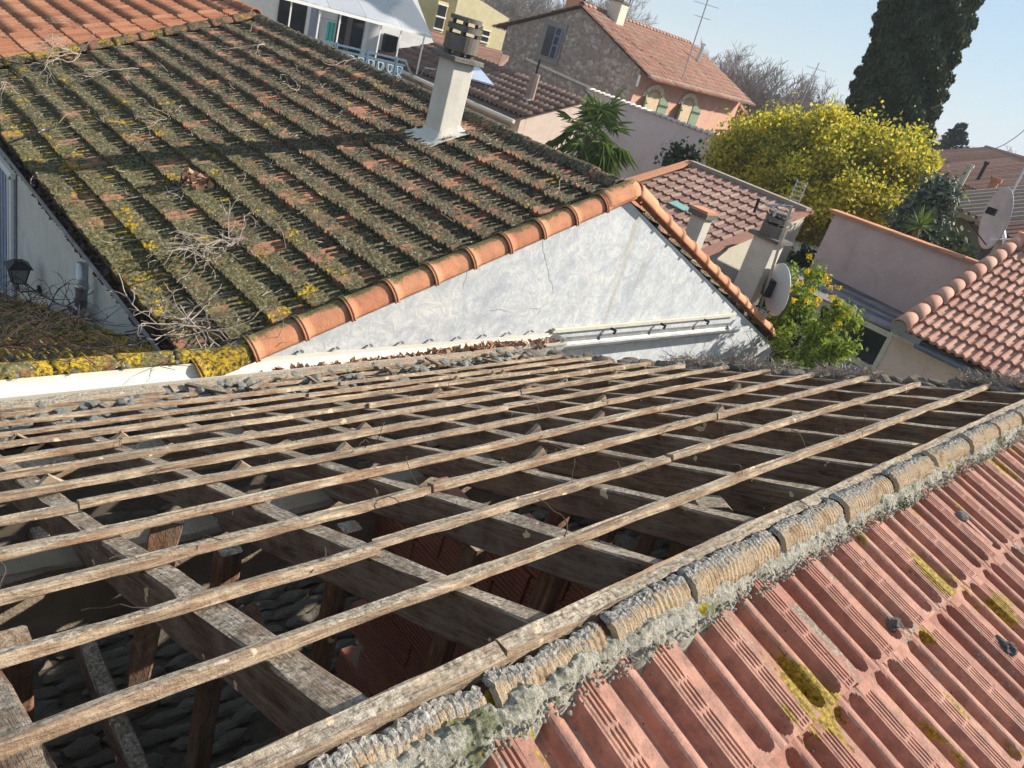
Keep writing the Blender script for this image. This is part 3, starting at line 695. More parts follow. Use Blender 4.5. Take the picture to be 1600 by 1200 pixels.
# lichen covered mortar bed between caps and tiles
vs = []; fs = []; nx_ = 900; ny_ = 18
for i in range(nx_ + 1):
    x = -1.2 + 7.4 * i / nx_
    wv = .045 + .028 * nz(x * 3.1, 8.0) + .018 * nz(x * 14, 2.0)
    gap = 1.0
    for k in range(ny_ + 1):
        s = k / ny_; y = .578 + .012 * sstep(1, 1.8, x) - (.034 + wv * 1.05) * s; base = -1.105 + .01 + .012 * sstep(1, 1.8, x) - s * .022
        z = base + .030 * math.sin(math.pi * min(1, s * 1.15)) + .016 * nz(x * 18, y * 18, 1) + .009 * nz(x * 60, y * 60, 2) + .005 * nz(x * 150, y * 150, 3)
        if k == ny_: z -= .05
        vs.append((x, y, z))
for i in range(nx_):
    for k in range(ny_): a = i * (ny_ + 1) + k; fs.append((a, a + ny_ + 1, a + ny_ + 2, a + 1))
m = MB(); m.add(vs, fs); m.build('mortar_bed', MAT['bed'], near)
bl = [rock_mesh(s + 80, MAT['bed'], .8, 1, 'lump', .6) for s in range(5)]
pts = []
for cx_ in CAPX:
    for _ in range(26): pts.append((cx_ + rnd(-.06, .09), .53 + rnd(-.045, .035), -1.094 + rnd(-.012, .010)))
for _ in range(2600): pts.append((rnd(-1, 6), .52 + rnd(-.035, .03), -1.096 + rnd(-.01, .012)))
random.shuffle(pts); scatter('lichen_lump', bl, pts, near, (.003, .011), limit=300, stuff='lichen_crumbs')

# grit, two dark stones and a broken rib piece lying on the tiles
def on_near(px, py, up=.02):
    c = (NR + NN * up).dot(NN); return onp(px, py, NN, c)
for px, py, s, lab in ((1396, 975, .050, 'dark angular stone lying in a tile trough, the smaller and higher of two'), (1572, 1012, .062, 'larger grey stone lying on the lower tiles at the right edge')):
    p = on_near(px, py, .03); o = link(bpy.data.objects.new('loose_stone', rock_mesh(px, plain('slate_stone%d' % px, C(.10, .09, .085), .9, .4, 40, 0, .01), .7, 3, 'loose_stone', .5)), None, Matrix.Translation(p) @ Matrix.Rotation(1.1, 4, 'Z') @ Matrix.Scale(s, 4))
    props(o, lab, 'stone', 'loose stones on the near tiles')
a = on_near(1502, 808, .035); b = on_near(1548, 852, .035)
bt = thing('broken_tile_piece', a, 'broken strip of red tile with a grey knob end lying across the tiles', 'tile fragment')
m = MB(); m.bar(a, b, .022, .014, NN); m.build('clay_strip', MAT['near_tile'], bt)
o = link(bpy.data.objects.new('mortar_knob', rock_mesh(5.5, MAT['mortar'], .8, 2, 'mortar_knob', .3)), bt, Matrix.Translation(a + NN * .004) @ Matrix.Scale(.045, 4))
gp = [rock_mesh(s + 95, MAT['stone'], .8, 1, 'grit', .5) for s in range(3)]
mb = MB()
for _ in range(420):
    x = rnd(.6, 5.5); y_ = rnd(-.9, .45); g = random.choice(gp); s = rnd(.003, .009)
    p = NR + Vector((x, 0, 0)) + NV * ((.545 - y_) / math.cos(NTH)) + NN * rnd(.002, .02)
    M_ = Matrix.Translation(p) @ Matrix.Rotation(rnd(0, 6), 4, 'Z') @ Matrix.Scale(s, 4); mb.add([M_ @ v.co for v in g.vertices], [tuple(f.vertices) for f in g.polygons])
o = mb.build('roof_grit', MAT['stone']); props(o, 'fine grit and crumbs sprinkled over the near pink tiles', 'grit', kind='stuff')

# ================================================================== NEIGHBOUR'S MOSSY HOUSE
RX, RZ = 6.7, -1.37          # ridge line
TL = math.tan(R(21.0)); TR_ = math.tan(R(23.4)); GY = 5.0
moss = thing('mossy_roof_house', (6.7, 5.1, GZ), 'house with broad mossy tiled roof, lichen mottled courses and a pale trowelled gable wall', 'house')
zl = lambda x: RZ - (RX - x) * TL
zr = lambda x: RZ - (x - RX) * TR_
wall_poly('gable_wall', [(2.55, GY, GZ), (11.6, GY, GZ), (11.6, GY, zr(11.6) - .06), (RX, GY, RZ - .06), (2.55, GY, zl(2.55) - .06)], (0, .25, 0), MAT['gable'], moss)
wall_poly('wall', [(2.55, GY + .25, GZ), (2.55, 14, GZ), (2.55, 14, zl(2.55) - .08), (2.55, GY + .25, zl(2.55) - .08)], (.22, 0, 0), MAT['offwhite_wall'], moss)
wall_poly('wall', [(11.4, GY + .25, GZ), (11.4, 14, GZ), (11.4, 14, zr(11.6) - .08), (11.4, GY + .25, zr(11.6) - .08)], (.2, 0, 0), MAT['cream'], moss)
m = MB()
m.add([(2.3, 5.05, zl(2.3) - .03), (RX, 5.05, RZ - .03), (RX, 14.0, RZ - .03), (2.3, 14.0, zl(2.3) - .03), (11.75, 5.05, zr(11.75) - .03), (11.75, 14.0, zr(11.75) - .03)], [(0, 1, 2, 3), (1, 4, 5, 2)])
m.build('roof_deck', MAT['dark_twig'], moss)
prof = [(0, 0.012), (.06, .004), (.16, .0), (.26, .002), (.36, .012), (.44, .032), (.54, .047), (.66, .052), (.78, .046), (.88, .030), (.95, .016), (1.0, .008)]
EX = .361; MW = .228
p1 = [(0, .002), (.14, .0), (.30, .010), (.44, .032), (.58, .039), (.72, .032), (.86, .010), (1.0, .002)]
prof = [(u / 3, z) for u, z in p1] + [(1 / 3 + u / 3, z) for u, z in p1[1:]] + [(2 / 3 + u / 3, z * 1.25) for u, z in p1[1:]]
mt = [roll_tile(MW + .004, EX + .02, prof, MAT['moss'], 5, .010, .062, s) for s in range(7)]
V = Vector((-1, 0, -TL)).normalized(); N = Vector((-TL, 0, 1)).normalized()
# U = V x N -> points to -Y or +Y
Uy = V.cross(N).y
O = Vector((RX - .02, 5.12 if Uy > 0 else 13.95, RZ + .0))
lay(moss, O, V, N, int(8.85 / MW), 13, MW, EX, mt, 300, .006, name='mossy_tile', tilt=.018, stuff_name='distant_mossy_tiles')
V2 = Vector((1, 0, -TR_)).normalized(); N2 = Vector((TR_, 0, 1)).normalized(); Uy = V2.cross(N2).y
lay(moss, Vector((RX + .02, 5.12 if Uy > 0 else 13.95, RZ)), V2, N2, int(8.85 / MW), 14, MW, EX, mt, 0, .006, stuff_name='roof_tile_field')
# mossy ridge caps
rc = [half_cap(.130, .43, MAT['ridge_moss'], -85, 85, 16, taper=.16, thick=.02, seed=s, rough=.022, name='ridge_cap', nl=14) for s in range(5)]
y = 5.2
while y < 14.0:
    M_ = frame_x((RX, y, RZ + rnd(-.015, .008)), (rnd(-.02, .02), 1, rnd(-.015, .02))); link(bpy.data.objects.new('ridge_cap', random.choice(rc)), moss, M_); y += .385
# orange rake caps with collars along the gable
kc = [half_cap(.122, .47, MAT['cap_mossed'], -100, 100, 18, collar=.014, taper=.06, seed=s, rough=.002, name='rake_cap') for s in range(3)]
kr = [half_cap(.098, .44, MAT['cap_orange'], -100, 100, 18, collar=.014, taper=.06, seed=s + 20, rough=.002, name='rake_cap') for s in range(3)]
dl = Vector((-1, 0, -TL)).normalized(); dr = Vector((1, 0, -TR_)).normalized()
for k in range(11):
    p = Vector((RX, GY + .02, RZ + .05)) + dl * (.47 + .425 * k + .04); p.z += -.005
    me = kc[k % 3]
    if k == 10:
        me = half_cap(.126, .47, MAT['lichen_tile'], -100, 100, 18, collar=.014, taper=.06, seed=9, rough=.008, name='rake_cap')
    link(bpy.data.objects.new('rake_cap', me), moss, frame_x(p, -dl))
link(bpy.data.objects.new('rake_cap', half_cap(.120, .50, MAT['cap_mossed'], -100, 100, 18, collar=0, seed=4, rough=.002, name='rake_cap')), moss, frame_x(Vector((RX, GY + .02, RZ + .07)) + dl * .50, -dl))
for k in range(14):
    p = Vector((RX, GY + .02, RZ + .06)) + dr * (.0 + .40 * k)
    if k == 0: link(bpy.data.objects.new('rake_cap', half_cap(.120, .42, MAT['cap_orange'], -100, 100, 18, seed=6, rough=.002, name='rake_cap')), moss, frame_x(p, dr))
    else: link(bpy.data.objects.new('rake_cap', kr[k % 3]), moss, frame_x(p + dr * .42, -dr))
# adjoining orange roof further along
orange = thing('orange_tiled_house', (4.5, 17, GZ), 'house with clean sunlit orange tiled roof joining the mossy one at the top left', 'house')
ot = [roll_tile(MW + .004, EX + .02, prof, MAT['clean_tile'], 2, .002, .035, s) for s in range(3)]
Uy = V.cross(N).y
lay(orange, Vector((RX - .02, 14.1 if Uy > 0 else 21.8, RZ + .06)), V, N, int(7.8 / MW), 13, MW, EX, ot, 60, .003, name='orange_tile', tilt=.006, stuff_name='orange_tile_field')
m = MB(); m.add([(1.9, 14.0, zl(1.9) + .03), (RX, 14.0, RZ + .03), (RX, 22, RZ + .03), (1.9, 22, zl(1.9) + .03), (11.5, 14., zr(11.5)), (11.5, 22., zr(11.5))], [(0, 1, 2, 3), (1, 4, 5, 2)]); m.build('roof_deck', MAT['dark_twig'], orange)
wall_poly('house_wall', [(2.42, 14.02, GZ), (11.5, 14.02, GZ), (11.5, 14.02, zr(11.5) - .1), (RX, 14.02, RZ - .1), (2.42, 14.02, zl(2.42) - .1)], (0, 7.9, 0), MAT['cream'], orange)
rcl = [half_cap(.12, .43, MAT['clean_tile'], -85, 85, 10, taper=.16, thick=.02, seed=s, rough=.004, name='ridge_cap', nl=4) for s in range(2)]
y = 14.1
while y < 21.5:
    link(bpy.data.objects.new('ridge_cap', random.choice(rcl)), orange, frame_x((RX, y, RZ + .07), (0, 1, 0))); y += .385
vc = [half_cap(.10, .43, MAT['lichen_tile'], -90, 90, 10, taper=.1, thick=.02, seed=s + 30, rough=.016, name='verge_cap', nl=8) for s in range(4)]
for k in range(12): link(bpy.data.objects.new('verge_cap', vc[k % 4]), orange, frame_x(Vector((RX - .05, 14.02, RZ + .05)) + dl * (.4 * k + .42), -dl))

# chimney of the mossy roof
def round_cowl(root, c, r, z0, mat, sx=1.0):
    """stack: drum, feet, ring, feet, top ring"""
    def ring(name, z, h, ro, ri):
        m = MB(); n = 28; vs = []; fs = []
        for k in range(n):
            a = 2 * math.pi * k / n; ca, sa = math.cos(a), math.sin(a)
            for rr, zz in ((ro, z), (ro, z + h), (ri, z + h), (ri, z)): vs.append((c[0] + rr * ca, c[1] + rr * sa, zz + .003 * nz(k * .9, zz * 9)))
        for k in range(n):
            for q in range(4): fs.append((k * 4 + q, k * 4 + (q + 1) % 4, ((k + 1) % n) * 4 + (q + 1) % 4, ((k + 1) % n) * 4 + q))
        m.add(vs, fs); return m.build(name, mat, root, recalc=True)
    def feet(z, h, r_):
        for k in range(4):
            a = math.pi / 4 + k * math.pi / 2; m = MB(); m.box((c[0] + r_ * math.cos(a), c[1] + r_ * math.sin(a), z + h / 2), (.04, .03, h), Matrix.Rotation(a, 3, 'Z')); m.build('spacer', mat, root)
    ring('drum', z0, .17, r, r - .05); feet(z0 + .17, .045, r - .05); ring('cowl_ring', z0 + .215, .06, r * .98, r * .45); feet(z0 + .275, .045, r - .07)
    m = MB(); m.tube([(c[0], c[1], z0 + .32), (c[0], c[1], z0 + .365)], r * .93, 26); m.build('cowl_lid', mat, root, recalc=True)
ch = thing('rendered_chimney', (6.15, 7.75, -1.6), 'tall cream rendered chimney with round sooty concrete cowl rising from the mossy roof ridge', 'chimney')
cx0, cx1, cy0, cy1 = 5.95, 6.25, 7.46, 7.76
m = MB(); m.box(((cx0 + cx1) / 2, (cy0 + cy1) / 2, -1.24), (cx1 - cx0, cy1 - cy0, 1.14)); o = m.build('shaft', MAT['chimney'], ch)
bv = o.modifiers.new('b', 'BEVEL'); bv.width = .012; bv.segments = 2
m = MB(); m.box(((cx0 + cx1) / 2, (cy0 + cy1) / 2, -.655), (cx1 - cx0 + .15, cy1 - cy0 + .15, .055)); o = m.build('capping_slab', MAT['concrete'], ch); bv = o.modifiers.new('b', 'BEVEL'); bv.width = .006
for k in range(4):
    m = MB(); m.box(((cx0 + cx1) / 2 + (.10 if k % 2 else -.10), (cy0 + cy1) / 2 + (.09 if k // 2 else -.09), -.60), (.05, .08, .06)); m.build('spacer', MAT['concrete'], ch)
round_cowl(ch, ((cx0 + cx1) / 2 + .0, (cy0 + cy1) / 2), .20, -.575, MAT['concrete'])
m = MB(); vs = []; nn = 20
for i in range(nn + 1):
    for j in range(nn + 1):
        x = cx0 - .34 + (cx1 - cx0 + .48) * i / nn; y = cy0 - .12 + (cy1 - cy0 + .3) * j / nn
        dx = max(cx0 - x, x - cx1, 0); dy = max(cy0 - y, y - cy1, 0); d = math.hypot(dx, dy)
        vs.append((x, y, (zl(x) if x < RX else zr(x)) + .075 + .10 * math.exp(-d * 20) + .01 * nz(x * 14, y * 14) - .06 * sstep(.2, .4, d)))
fs = [(i * (nn + 1) + j, i * (nn + 1) + j + 1, (i + 1) * (nn + 1) + j + 1, (i + 1) * (nn + 1) + j) for i in range(nn) for j in range(nn)]
m.add(vs, fs); m.build('mortar_flashing', MAT['chimney'], ch, smooth=True)

# white gutter between the two buildings, leaves in it
wg = thing('white_box_gutter', (2, 4.85, -3.0), 'long off-white half round gutter against the foot of the pale gable wall', 'gutter')
gutter('channel', (-4, 4.875, -2.885), (6.15, 4.875, -2.93), .11, MAT['white_gutter'], wg)
for k in range(24):
    m = MB(); x = -1.6 + k * .335; m.bar((x, 4.955, -2.882), (x + .004, 4.988, -2.880), .022, .012); m.build('bracket', MAT['lead'], wg)
zg = thing('zinc_gutter', (8, 4.9, -3.05), 'weathered grey metal gutter continuing along the gable foot towards the dry vine', 'gutter')
gutter('channel', (6.18, 4.90, -3.02), (9.9, 4.90, -3.05), .09, MAT['lead'], zg, a0=90, a1=280)
m = MB(); m.box((8.0, 4.975, -2.905), (3.8, .03, .04)); m.build('wall_flashing', MAT['cream'], zg)
for x in (7.1, 8.1, 9.1):
    m = MB(); m.tube([(x, 4.90, -2.97), (x + .01, 4.89, -2.93), (x, 4.96, -2.93)], .018, 6); m.build('hook', MAT['black'], zg)
m = MB(); m.box((6.15, 4.88, -2.95), (.12, .10, .05), Matrix.Rotation(.3, 3, 'Y')); m.box((6.05, 4.86, -2.92), (.08, .1, .02), Matrix.Rotation(-.5, 3, 'Y')); m.build('crumpled_joint', MAT['lead'], zg)
# dry leaves
def leaves(name, pts, size, label, mat):
    v, f = quad_cloud(np.array(pts), size, 1.5); o = cloud_obj(name, v, f, mat, None); props(o, label, 'leaves', kind='stuff')
pts = []
for _ in range(750):
    x = random.triangular(2.3, 6.1, 5.2); pts.append((x, 4.81 + rnd(-.05, .05), -2.95 + rnd(-.03, .05) * (1 if x > 4.3 else .0)))
leaves('gutter_leaves', pts, .05, 'crisp brown leaves heaped in the white gutter', MAT['leaf_dry'])
lt = NT('litter'); lm = lt.color(lt.ramp(lt.noise(40, 3), [(0.35, C(.05, .035, .03)), (0.6, C(.16, .10, .07))]), .95)
pts = [(2.30 + rnd(-.07, .07), rnd(5.2, 12), -3.175 + rnd(-.03, .03)) for _ in range(1500)]
leaves('eave_gutter_litter', pts, .06, 'dark rotting leaves filling the slate gutter under the mossy eave', lm)
dg = thing('slate_eave_gutter', (1.95, 9, -3.35), 'dark slate-blue eave gutter below the lowest mossy course, full of litter', 'gutter')
gutter('channel', (2.30, 5.15, -3.13), (2.30, 13.9, -3.13), .10, MAT['dark_gutter'], dg)
m = MB(); m.bar((2.193, 5.15, -3.122), (2.193, 13.9, -3.122), .022, .028); m.build('rolled_lip', MAT['lead'], dg)
m = MB(); m.bar((2.43, 5.3, -3.15), (2.43, 13.9, -3.15), .02, .14); m.build('fascia', MAT['dark_gutter'], dg)

# side wall items in the courtyard (wall x = 2.42)
SX = 2.535
def sidep(px, py, off=0.0): return onx(px, py, SX - off)
dp = thing('grey_downpipe', sidep(110, 470), 'stubby grey plastic downpipe with elbow on the shaded white side wall', 'downpipe')
a, c_ = onx(129, 412, 2.42), onx(118, 468, 2.42); c_.x, c_.y = a.x, a.y; e_ = onx(97, 456, 2.42); lo_ = c_ + Vector((-.01, .07, -.07))
m = MB(); m.tube([a, c_], .060, 14); m.build('pipe', MAT['steel'], dp, smooth=True)
m = MB(); m.tube([a.lerp(c_, .45), a.lerp(c_, .58)], .068, 14); m.build('socket', MAT['steel'], dp, smooth=True)
m = MB(); m.tube([c_ + Vector((0, 0, .02)), c_ + Vector((0, .02, -.05)), c_ + Vector((0, .10, -.09)), c_ + Vector((0, .20, -.05)), Vector((a.x, c_.y + .27, e_.z))], .062, 14); m.build('elbow', MAT['steel'], dp, smooth=True)
la = thing('wall_lantern', sidep(62, 452), 'black wrought lantern with glass sides on a curved arm beside the curtained window', 'lantern')
base = sidep(62, 452); lc = Vector((base.x - .24, base.y, base.z + .02))
m = MB(); m.tube([base, base + Vector((-.02, 0, 0))], .055, 14); m.build('wall_plate', MAT['black'], la)
m = MB(); m.tube([base, base + Vector((-.10, 0, -.03)), base + Vector((-.22, 0, -.03)), base + Vector((-.24, 0, .01)), lc + Vector((0, 0, .07))], .010, 6); m.build('arm', MAT['black'], la)
def ring4(z, h): return [lc + Vector((sx * h, sy * h, z)) for sx, sy in ((-1, -1), (1, -1), (1, 1), (-1, 1))]
g0, g1, g2, g3 = ring4(.09, .065), ring4(.30, .105), ring4(.305, .14), ring4(.38, .05)
m = MB()
for k in range(4): m.bar(g0[k], g1[k], .012); m.bar(g0[k], g0[(k + 1) % 4], .012); m.bar(g1[k], g1[(k + 1) % 4], .014)
m.build('cage', MAT['black'], la)
m = MB(); m.add(g2 + g3, [(0, 1, 5, 4), (1, 2, 6, 5), (2, 3, 7, 6), (3, 0, 4, 7), (4, 5, 6, 7), (3, 2, 1, 0)]); m.build('hood', MAT['black'], la)
q0, q1 = ring4(.095, .06), ring4(.295, .1)
m = MB(); m.add(q0 + q1, [(0, 1, 5, 4), (1, 2, 6, 5), (2, 3, 7, 6), (3, 0, 4, 7)]); m.build('glass_pane', plain('frosted_glass', C(.30, .31, .30), .3, .05), la)
wi = thing('curtained_window', sidep(10, 400), 'white framed window with blue-grey curtain at the far left of the shaded wall', 'window')
P4 = [sidep(-60, 330), sidep(22, 348), sidep(22, 455), sidep(-60, 445)]
ya, yb = sidep(25, 400).y, sidep(-60, 400).y
m = MB(); m.box((SX - .01, (ya + yb) / 2, -4.7), (.03, yb - ya, 1.9)); m.build('curtain', MAT['curtain'], wi)
for k in range(7):
    m = MB(); y = ya + .25 + k * .17; m.box((SX - .03, y, -4.7), (.02, .05, 1.9)); m.build('curtain_fold', MAT['curtain'], wi)
m = MB(); m.box((SX - .03, ya + .05, -4.7), (.06, .09, 1.95)); m.build('frame_upright', MAT['white_paint'], wi)
m = MB(); m.box((SX - .03, ya + .22, -4.7), (.05, .05, 1.9)); m.build('frame_upright', MAT['white_paint'], wi)
m = MB(); m.box((SX - .03, (ya + yb) / 2, -3.72), (.06, yb - ya, .10)); m.build('lintel', MAT['white_paint'], wi)

# low lichen covered roof in the corner
low = thing('low_lichen_roof', (0, 6, -3.1), 'low corner roof smothered in twigs with bright yellow lichen along its orange edge', 'roof')
lm_ = [roll_tile(.24, .40, prof, MAT['lichen_tile'], 4, .008, .04, s + 20) for s in range(4)]
LV = Vector((0, 1, -.36)).normalized(); LN = Vector((0, .36, 1)).normalized(); Ux = LV.cross(LN).x
lay(low, Vector((-4 if Ux > 0 else 2.35, 5.0, -2.97)), LV, LN, 26, 14, .24, .38, lm_, 300, .008, name='lichen_tile', tilt=.02, keep=lambda c: c.x > -3)
m = MB(); m.add([(-5, 5, -3.0), (2.38, 5, -3.0), (2.38, 12, -3.0 - 7 * .36), (-5, 12, -3.0 - 7 * .36)], [(0, 1, 2, 3)]); m.build('roof_deck', MAT['dark_twig'], low)
wall_poly('edge_wall', [(-6, 5.0, GZ), (2.40, 5.0, GZ), (2.40, 5.0, -2.96), (-6, 5.0, -2.90)], (0, .12, 0), MAT['gable'], low)
vl = [half_cap(.075, .42, MAT['lichen_tile'], -100, 100, 12, taper=.05, thick=.015, seed=s + 50, rough=.012, name='edge_cap', nl=8) for s in range(4)]
for k in range(17): link(bpy.data.objects.new('edge_cap', vl[k % 4]), low, frame_x((-4.3 + .40 * k, 5.085, -2.925), (1, 0, -.004)))
# walls enclosing the left courtyard further back
cw = thing('courtyard_house', (-3, 13, GZ), 'plain white wall closing the shaded courtyard beyond the low roof', 'wall')
wall_poly('wall', [(-8, 14, GZ), (2.4, 14, GZ), (2.4, 14, -3.6), (-8, 14, -3.6)], (0, .3, 0), MAT['offwhite_wall'], cw)

# ------------------------------------------------------------------ twigs
def twig(mb, p, d, L, r, plane, depth=0):
    n = max(3, int(L / .07)); pts = [p]; rr = [r]
    for i in range(n):
        d = (d + Vector((rnd(-1, 1), rnd(-1, 1), rnd(-1, 1))) * .32).normalized()
        q = pts[-1] + d * (L / n); h = plane(q)
        if q.z < h + r: q.z = h + r
        if q.z > h + .28: d.z -= .5; d.normalize()
        pts.append(q); rr.append(r * (1 - .75 * (i + 1) / n) + .0012)
        if depth < 3 and rnd() < .42: twig(mb, q, (d + Vector((rnd(-1, 1), rnd(-1, 1), rnd(-.4, .8))) * .9).normalized(), L * rnd(.25, .55), rr[-1] * .75, plane, depth + 1)
    mb.tube(pts, rr, 4)
pl_moss = lambda q: (zl(q.x) if q.x < RX else zr(q.x)) + .07
def on_moss(px, py):
    N_ = Vector((-TL, 0, 1)); return onp(px, py, N_, RZ + .08 - RX * TL)
TWG = [(385, 380, 300, 400, 0.013, 'longest fallen branch, lying across the mossy tiles at lower centre'),
       (375, 375, 205, 460, .006, 'thin curved twig pointing down towards the yellow lichen patch'),
       (300, 290, 195, 340, .009, 'pale branch below the clump of brown leaves on the mossy roof'),
       (415, 72, 360, 100, .013, 'thick pale stick near the top of the mossy roof'),
       (70, 205, 40, 235, .014, 'short thick bleached stick at the left end of the mossy roof'),
       (120, 85, 85, 120, .010, 'tangle of grey twigs on the joint between mossy and orange roofs'),
       (470, 130, 440, 165, .008, 'bleached forked twig high on the middle of the mossy roof'),
       (560, 95, 500, 120, .008, 'curly twig just below the mossy ridge'),
       (880, 280, 840, 310, .006, 'single pale twig near the gable apex'),
       (290, 170, 255, 200, .006, 'small forked twig in the upper left of the mossy roof'),
       (150, 45, 95, 55, .008, 'thin pale branch lying on the orange tiles'),
       (30, 150, 20, 180, .006, 'wispy twig at the very left of the mossy roof'),
       (250, 500, 330, 520, .008, 'dense nest of twigs heaped at the bottom corner of the mossy roof'),
       (240, 378, 150, 372, .009, 'dark branch end reaching out over the slate gutter towards the lantern'),
       (215, 110, 180, 150, .006, 'hooked twig among yellow spotted tiles')]
for k, (x0, y0, x1, y1, r_, lab) in enumerate(TWG):
    a = on_moss(x0, y0); b = on_moss(x1, y1); mb = MB()
    for q in range(3 if k in (0, 5, 12) else 1): twig(mb, a + Vector((rnd(-.05, .05), rnd(-.05, .05), .03)), ((b - a).normalized() + Vector((0, 0, .05))), (b - a).length * rnd(.9, 1.2), r_ * .8, pl_moss)
    if k == 12:
        for q in range(26): twig(mb, a.lerp(b, rnd(-.2, 1.0)) + Vector((rnd(-.2, .2), rnd(-.2, .2), .05)), Vector((rnd(-1, 1), rnd(-1, 1), .1)).normalized(), rnd(.2, .5), .005, pl_moss, 1)
    if k == 0:
        for q in range(9): twig(mb, a.lerp(b, rnd(.1, .9)), Vector((rnd(-1, 1), rnd(-1, 1), .3)).normalized(), rnd(.25, .6), .005, pl_moss, 1)
    props(mb.build('fallen_twig', MAT['twig']), lab, 'twig', 'twigs fallen on the mossy roof')
mb = MB()
for _ in range(260):
    x = rnd(2.2, 6.6); y = rnd(5.2, 14); p = Vector((x, y, zl(x) + .09)); twig(mb, p, Vector((rnd(-1, 1), rnd(-1, 1), .05)).normalized(), rnd(.06, .22), .0035, pl_moss, 2)
props(mb.build('twig_litter', MAT['twig']), 'countless short bleached twigs strewn over the mossy tiles', 'twigs', kind='stuff')
mb = MB(); pl_low = lambda q: -2.95 - (q.y - 5) * .36 + .05
for _ in range(150):
    p = Vector((rnd(-.6, 2.3), rnd(5.2, 9.5), 0)); p.z = pl_low(p) + rnd(0, .1); twig(mb, p, Vector((rnd(-1, 1), rnd(-1, 1), .1)).normalized(), rnd(.3, .9), .0045, pl_low, 1)
props(mb.build('vine_tangle', plain('dead_vine', C(.05, .036, .028), .9, .5, 25)), 'tangled dead vine stems over the low corner roof', 'vine', kind='stuff')
pts = [on_moss(305, 288) + Vector((rnd(-.12, .12), rnd(-.14, .14), rnd(0, .13))) for _ in range(60)]
v, f = quad_cloud(np.array([tuple(p) for p in pts]), .07, 1.3)
props(cloud_obj('leaf_clump', v, f, MAT['leaf_dry'], None), 'clump of curled reddish-brown leaves caught mid-roof above the pale branch', 'leaves', kind='stuff')

# ================================================================== NEIGHBOURHOOD
def hwall(root, name, p0, p1, z0, z1, mat, th=.25, top=None):
    """vertical wall from plan point p0 to p1; thickness goes behind (left of the direction)"""
    a = Vector((p0[0], p0[1], 0)); b = Vector((p1[0], p1[1], 0)); d = (b - a).normalized(); n = Vector((-d.y, d.x, 0)) * th
    P = [a + Vector((0, 0, z0)), b + Vector((0, 0, z0)), b + Vector((0, 0, z1))]
    if top is not None: P.append(top)
    P.append(a + Vector((0, 0, z1)))
    return wall_poly(name, P, n, mat, root)
def azd(a): return Vector((math.cos(R(a)), math.sin(R(a)), 0))
def yagi(root, p, d, L, n=7, w=.5, mat=None):
    d = Vector(d).normalized(); s = d.cross(Vector((0, 0, 1))).normalized(); mat = mat or MAT['steel']
    m = MB(); m.tube([p - d * L / 2, p + d * L / 2], .012, 5); m.build('boom', mat, root)
    for k in range(n):
        q = p - d * L / 2 + d * L * k / (n - 1); ww = w * (1 - .4 * k / n); m = MB(); m.tube([q - s * ww / 2, q + s * ww / 2], .006, 4); m.build('antenna_rod', mat, root)
def dish(root, c, nrm, r, mat, squash=1.0):
    nrm = Vector(nrm).normalized(); u = Vector((0, 0, 1)); u = (u - nrm * u.dot(nrm)).normalized(); s = nrm.cross(u); vs = []; fs = []; nr, na = 7, 32
    for off in (0, -.012):
        vs.append(c + nrm * (off))
        for i in range(1, nr + 1):
            for k in range(na):
                a = 2 * math.pi * k / na; q = r * i / nr; vs.append(c + (u * math.cos(a) + s * math.sin(a) * squash) * q + nrm * (off + .16 * r * (i / nr) ** 2))
    h = 1 + nr * na
    for o in (0, h):
        for k in range(na): fs.append((o, o + 1 + k, o + 1 + (k + 1) % na))
        for i in range(nr - 1):
            for k in range(na): a = o + 1 + i * na; fs.append((a + k, a + na + k, a + na + (k + 1) % na, a + (k + 1) % na))
    a = 1 + (nr - 1) * na
    for k in range(na): fs.append((a + k, a + (k + 1) % na, h + a + (k + 1) % na, h + a + k))
    m = MB(); m.add(vs, fs, .5); m.build('reflector', mat, root, smooth=True, recalc=True)
    m = MB(); lnb = c + nrm * r * 1.0 - u * r * .2; m.tube([c - u * r * .95, lnb], .012, 5); m.tube([lnb, lnb - nrm * .1], .03, 8); m.build('feed_arm', MAT['black'], root)

# ---- brown small tiled house (G)
G = thing('brown_tiled_house', (15, 9.5, GZ), 'cream rendered house with neat brown small-tiled single pitch roof in front of the yellow tree', 'house')
gx1, gy0, gy1, gx0, gz1 = 16.75, 7.80, 11.15, 12.4, -2.06; gs = .30
gprof = [(0, .0), (.12, .0), (.2, .012), (.32, .035), (.42, .036), (.52, .014), (.6, .0), (.75, .0), (.88, .006), (1, .004)]
gt = [roll_tile(.255, .40, gprof, MAT['brown_tile'], 1, 0, .034, s) for s in range(2)]
V = Vector((-1, 0, -gs)).normalized(); N = Vector((-gs, 0, 1)).normalized(); Uy = V.cross(N).y
lay(G, Vector((gx1 - .12, gy0 + .12 if Uy > 0 else gy1 - .12, gz1 - .06)), V, N, 12, 11, .25, .385, gt, 300, .003, name='brown_tile')
gz = lambda x: gz1 - (gx1 - x) * gs
m = MB(); m.add([(gx0, gy0, gz(gx0) - .10), (gx1, gy0, gz1 - .10), (gx1, gy1, gz1 - .10), (gx0, gy1, gz(gx0) - .10)], [(0, 1, 2, 3)]); m.build('roof_deck', MAT['dark_twig'], G)
wall_poly('wall', [(gx0, gy0, GZ), (gx1, gy0, GZ), (gx1, gy0, gz1 - .08), (gx0, gy0, gz(gx0) - .08)], (0, .2, 0), MAT['cream'], G)
wall_poly('wall', [(gx0, gy0 + .2, GZ), (gx0, gy1, GZ), (gx0, gy1, gz(gx0) - .12), (gx0, gy0 + .2, gz(gx0) - .12)], (.2, 0, 0), MAT['cream'], G)
